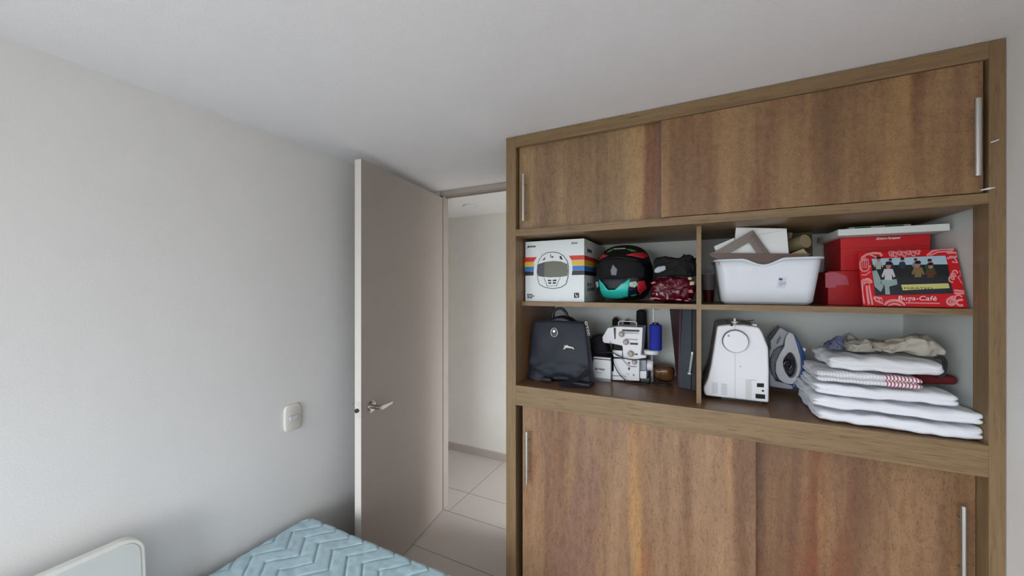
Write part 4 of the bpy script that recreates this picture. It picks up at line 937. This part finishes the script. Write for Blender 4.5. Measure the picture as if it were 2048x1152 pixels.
flat('socket', [K5([(700,818),(774,820),(774,862),(700,858)], yq), K5([(686,928),(786,938),(786,984),(686,976)], yq), K5([(752,888),(774,890),(774,908),(752,907)], yq)], Fm, .0008, 'dark_hole', sm)
flat('socket_plate', [K5([(582,790),(645,792),(645,990),(582,986)], yq)], Fm, .0006, 'panel_face', sm)
flat('seam', [K5([(470,205),(473,205),(473,280),(470,280)], yq), K5([(470,480),(473,480),(473,985),(470,985)], yq), K5([(584,782),(700,786),(700,789),(584,786)], yq), K5([(516,640),(540,642),(540,648),(516,646)], yq)], Fm, .0003, 'machine_grey', sm)
# thread post on top
q_ = Py(1380+468/5.236, 610+190/5.236, yq+.03); zt = P[0][1]
MB().lathe([(.013,0),(.013,.006),(.005,.007),(.005,.011),(.0125,.012),(.0125,.016),(.004,.017),(.004,.028),(.002,.030)], (q_[0], yq+.03, zt+.001), n=24).build('bobbin_winder', 'white_plastic', sm, smooth=False, bevel=.0005)
q_ = Py(1380+690/5.236, 610+195/5.236, yq+.04); MB().box(q_[0]-.013, q_[0]+.002, yq+.03, yq+.05, zt-.005, zt+.010).build('winder_stop', 'white_plastic', sm, bevel=.001)
MB().tube([(q_[0]-.045, yq+.06, zt+.0145), (q_[0]+.005, yq+.14, zt+.018)], .0018, 8).build('spool_pin', 'silver', sm)
MB().rbox(((P[0][0]+P[3][0])/2+.01, yq+.15, zt+.001), .09, .2, .012, .005, 4, 6, 1).build('top_cover', 'machine_grey', sm, smooth=True)
flat('notch', [K5([(425,200),(448,200),(446,222),(422,220)], yq)], Fm, .0004, 'dark_hole', sm)

# steam iron standing on its heel
mat('iron_grey', (168,172,180), .35); mat('iron_blue', (46,84,150), .25, coat=.4); mat('iron_tank', (24,26,58), .2, coat=.5); mat('iron_sole', (40,34,48), .3); mat('iron_light', (206,210,216), .35)
ir = thing('steam_iron', 'grey and blue steam iron standing on its heel beside the sewing machine', 'iron', (.32, 1.95, KZ))
yi = 1.90; KI = lambda pts, y=1.90: [(x, max(z, KZ+.0005)) for x, z in outline(pts, y, 5.236, (1380,610))]
def ringprism(outer, inner, fr, c0, c1):
    n = len(outer); mb = MB(); vs = [fr.p(a,b,c0) for a,b in outer]+[fr.p(a,b,c1) for a,b in outer]+[fr.p(a,b,c0) for a,b in inner]+[fr.p(a,b,c1) for a,b in inner]
    fs = []
    for i in range(n):
        j = (i+1)%n; fs += [(i,j,n+j,n+i), (2*n+i,3*n+i,3*n+j,2*n+j), (i,2*n+i,2*n+j,j), (n+i,n+j,3*n+j,3*n+i)]
    return mb.add(vs, fs)
def resample(pts, n):
    pts = [Vector(p) for p in pts]; L_ = [0]
    for i in range(len(pts)): L_.append(L_[-1]+(pts[(i+1)%len(pts)]-pts[i]).length)
    out = []
    for k in range(n):
        s_ = L_[-1]*k/n; i = max(j for j in range(len(pts)) if L_[j] <= s_+1e-12); t = (s_-L_[i])/max(1e-9,(L_[i+1]-L_[i])); out.append(tuple(pts[i].lerp(pts[(i+1)%len(pts)], t)))
    return out
# handle loop
oo = KI([(1040,280),(1085,300),(1120,400),(1165,560),(1165,680),(1130,780),(1080,835),(1000,825),(930,780),(895,700),(900,600),(935,520),(990,430),(1000,340)])
ii = KI([(1060,500),(1085,520),(1110,570),(1125,650),(1110,730),(1075,770),(1040,760),(1000,700),(978,640),(978,580),(1000,540),(1030,505),(1040,500),(1050,498)])
oo = resample(oo, 40)
# match hole ring by angle
cI = Vector((sum(p[0] for p in ii)/len(ii), sum(p[1] for p in ii)/len(ii)))
def ringby(outer, inner):
    res = []
    n = len(inner)
    for p in outer:
        d = (Vector(p)-cI).normalized(); best = None
        for i in range(n):
            a, b = Vector(inner[i])-cI, Vector(inner[(i+1)%n])-cI; e_ = b-a; den = d.x*e_.y-d.y*e_.x
            if abs(den) < 1e-12: continue
            t = (a.x*e_.y-a.y*e_.x)/den; s_ = (a.x*d.y-a.y*d.x)/den
            if t > 0 and -1e-6 <= s_ <= 1+1e-6: best = t if best is None else max(best, t)
        res.append(tuple(cI+d*(best or .01)))
    return res
ringprism(oo, ringby(oo, ii), FY(yi), -.035, 0).build('handle_loop', 'iron_light', ir, bevel=.004, seg=3)
MB().prism(KI([(950,232),(1040,285),(1000,345),(980,430),(850,500),(845,380),(880,330)]), FY(yi+.01), -.05, 0).build('nose', 'iron_grey', ir, bevel=.005, seg=3)
MB().prism(KI([(835,470),(900,460),(900,800),(1085,850),(1090,890),(1040,890),(840,862)]), FY(yi+.012), -.06, 0).build('heel', 'iron_grey', ir, bevel=.004)
MB().prism(KI([(980,420),(985,480),(935,530),(900,620),(900,720),(945,800),(900,790),(860,730),(838,650),(842,560),(880,480),(930,440)]), FY(yi+.004), -.05, 0).build('water_tank', 'iron_tank', ir, bevel=.003)
MB().prism(KI([(1085,310),(1120,330),(1170,420),(1215,540),(1215,660),(1180,790),(1120,870),(1085,885),(1080,835),(1130,780),(1165,680),(1165,560),(1120,400)]), FY(yi+.008), -.05, 0).build('blue_shell', 'iron_blue', ir, bevel=.004)
MB().prism(KI([(1185,450),(1212,455),(1214,486),(1190,480)]), FY(yi+.006), 0, .003).build('clear_tab', 'white_plastic', ir, bevel=.0006)
MB().prism(KI([(940,225),(955,235),(870,330),(840,380),(835,350)]), FY(yi+.03), -.03, 0).build('soleplate_tip', 'iron_sole', ir)
MB().prism(KI([(960,480),(1140,500),(1140,790),(960,790)]), FY(yi+.05), -.015, 0).build('inner_body', 'iron_sole', ir, bevel=.002)
MB().tube(smoothpts([(KI([(a,b)])[0][0], yi+.02, KI([(a,b)])[0][1]) for a,b in ((990,650),(1010,605),(1060,600),(1080,640),(1050,680),(1030,660))], 5), .005, 8).build('steam_dial', 'iron_tank', ir, smooth=True)
q_ = KI([(925,410)])[0]; text('printed_name', 'oster', .016, Fr((q_[0], yi+.009, q_[1]), (.35,0,.9), (-.9,0,.35)), 0, 0, .0015, 'iron_tank', ir, bold=.0004)

# folded linen
mat('linen_white', (232,236,244), .9, sheen=.2, bump=.25, bscale=90); mat('linen_soft', (224,227,232), .9, bump=.4, bscale=70); mat('blanket_beige', (176,172,160), .95, bump=.4, bscale=60, var=.15, vscale=12); mat('blanket_blue', (96,104,128), .95, bump=.4, bscale=60)
mat('towel_white', (222,222,228), .95, bump=.5, bscale=120)
def folded(name, x0, x1, y0, y1, z0, z1, m, lab, rz=0, folds=2, seed=0, cat='linen', amp=.004, sag=None, grp='folded linen in the lower right compartment', groove=0.0):
    w, d, h = x1-x0, y1-y0, z1-z0; r_ = h*.36
    def fn(p):
        t = p.z/h+.5
        fr_ = p.y < -d/2+r_*1.5; rt = p.x > w/2-r_*1.5; lf = p.x < -w/2+r_*1.6
        n1 = noise.noise(Vector((p.x*7+seed, p.y*7, p.z*10))); n2 = noise.noise(Vector((p.x*26+seed, p.y*18, p.z*34+seed)))
        q = Vector(p)
        q.z += amp*n1*1.3*(.3+t) + amp*1.1*n2
        if lf: q.z += .006*noise.noise(Vector((p.y*34+seed, p.z*40, 1)))*t
        q.y += (amp*1.2*n1+amp*.5*n2) - .25*r_*math.exp(-((t-.25)/.25)**2)*(1 if fr_ else 0)
        # creases between the folded layers along the open sides
        q.y += groove*math.exp(-((t-.52)/.07)**2)*(1 if fr_ else 0) - .004*math.sin(p.x*16+seed)*(1 if fr_ else 0)
        c_ = 0
        for k in range(1, folds): c_ = max(c_, math.exp(-((t-k/folds)/.06)**2))
        if lf: q.x += c_*.010 + .010*noise.noise(Vector((p.z*60+seed, p.y*12, 2)))
        if rt: q.x -= c_*.008 - .006*noise.noise(Vector((p.z*50+seed, p.y*9, 5)))
        q.z += .0025*math.sin((p.x*1.2+p.y*.8)*70+seed+4*n1)*max(0, t-.2)*.5
        if sag: q.z += sag(p, t)
        return q
    mb = MB().rbox(((x0+x1)/2, (y0+y1)/2, (z0+z1)/2), w, d, h, r_, 44, 22, 8, fn=fn, rz=R(rz))
    lo = min(v.z for v in mb.v); hi = max(v.z for v in mb.v)
    for v in mb.v:
        v.z = z0+.0006+(v.z-lo)/(hi-lo)*(z1-z0-.0008)
        if v.y > 1.65: v.x = min(v.x, .7515)
        else: v.x = min(v.x, .7385)
    o = mb.build(name, m, smooth=True); return tag(o, lab, cat, grp)
folded('folded_sheet', .366, .748, 1.570, 1.90, KZ, KZ+.045, 'linen_white', 'white folded bed sheet at the bottom of the linen pile', seed=1, folds=2, amp=.005, rz=-1.5)
folded('folded_sheet', .356, .750, 1.576, 1.90, KZ+.045, KZ+.088, 'linen_white', 'white folded bed sheet second from the bottom of the linen pile', seed=4, folds=2, amp=.005, rz=-2.4)
folded('folded_sheet', .362, .704, 1.588, 1.84, KZ+.088, KZ+.130, 'linen_white', 'white folded sheet just under the red striped towel', seed=8, folds=2, amp=.0045, rz=-1.5)
# striped towel: a white ribbed body with a red striped end, folded double
o = folded('striped_towel', .362, .622, 1.592, 1.80, KZ+.130, KZ+.174, 'towel_white', 'ribbed white towel with red striped end, folded double in the linen pile', folds=2, seed=12, amp=.003, cat='towel', groove=.014)
rm = M['towel_white'].copy(); rm.name = 'towel_striped'; M['towel_striped'] = rm
nn = rm.node_tree.nodes; LL = rm.node_tree.links; pp = nn['Principled BSDF']
t_ = nn.new('ShaderNodeTexCoord'); s_ = nn.new('ShaderNodeSeparateXYZ'); LL.new(t_.outputs['Object'], s_.inputs[0])
mu = nn.new('ShaderNodeMath'); mu.operation = 'MULTIPLY'; mu.inputs[1].default_value = 120; LL.new(s_.outputs[0], mu.inputs[0])
fr2 = nn.new('ShaderNodeMath'); fr2.operation = 'FRACT'; LL.new(mu.outputs[0], fr2.inputs[0])
gt = nn.new('ShaderNodeMath'); gt.operation = 'GREATER_THAN'; gt.inputs[1].default_value = .60; LL.new(fr2.outputs[0], gt.inputs[0])
gx = nn.new('ShaderNodeMath'); gx.operation = 'GREATER_THAN'; gx.inputs[1].default_value = .042; LL.new(s_.outputs[0], gx.inputs[0])
m1 = nn.new('ShaderNodeMix'); m1.data_type = 'RGBA'; m1.inputs[6].default_value = rgb(210,212,218); m1.inputs[7].default_value = rgb(176,72,96); LL.new(gx.outputs[0], m1.inputs[0])
m2_ = nn.new('ShaderNodeMix'); m2_.data_type = 'RGBA'; m2_.inputs[6].default_value = rgb(228,228,232); LL.new(gt.outputs[0], m2_.inputs[0]); LL.new(m1.outputs[2], m2_.inputs[7]); LL.new(m2_.outputs[2], pp.inputs['Base Color'])
o.data.materials.clear(); o.data.materials.append(rm)
folded('folded_blanket', .400, .676, 1.596, 1.84, KZ+.174, KZ+.226, 'linen_soft', 'soft white folded cloth on top of the striped towel', seed=21, folds=1, amp=.007, rz=-1)
def crumpled(name, c, dims, m, lab, sd, sy=1.0):
    mb = MB().rbox(c, *dims, min(dims)*.42, 40, 22, 10, fn=lambda p: crumple(crumple(p, .022, 13, sd), .012, 34, sd+3) + Vector((0, 0, .012*math.sin(p.x*26+sd)*(1 if p.z > 0 else .2))))
    lo = min(v.z for v in mb.v); z0 = c[2]-dims[2]/2
    for v in mb.v: v.z = max(z0 + .0008, v.z); v.x = min(v.x, .7515)
    return tag(mb.build(name, m, smooth=True), lab, 'cloth', 'folded linen in the lower right compartment')
crumpled('beige_blanket', (.592, 1.735, KZ+.249), (.225, .15, .044), 'blanket_beige', 'crumpled beige grey cloth at the back on top of the linen pile', 31)
crumpled('blue_grey_cloth', (.447, 1.735, KZ+.2505), (.052, .11, .047), 'blanket_blue', 'dusty blue cloth end poking out left of the beige cloth', 37)
mat('strap_black', (30,30,40), .6)
st3 = [(.690,1.70,KZ+.222),(.706,1.69,KZ+.222),(.708,1.685,KZ+.195),(.700,1.685,KZ+.165),(.688,1.69,KZ+.180)]
tag(ribbon(st3, .012, .002, (0,-1,.2)).build('black_strap', 'strap_black'), 'dark strap dangling at the right behind the linen pile', 'strap')
mat('dark_red_cloth', (96,20,26), .9)
mb_ = MB().rbox((.690, 1.76, KZ+.148), .11, .14, .03, .012, 8, 8, 3, fn=lambda p: crumple(p, .005, 20, 7)); tag(mb_.build('red_cloth', 'dark_red_cloth', smooth=True), 'dark red folded cloth seen behind the red striped towel end', 'cloth')
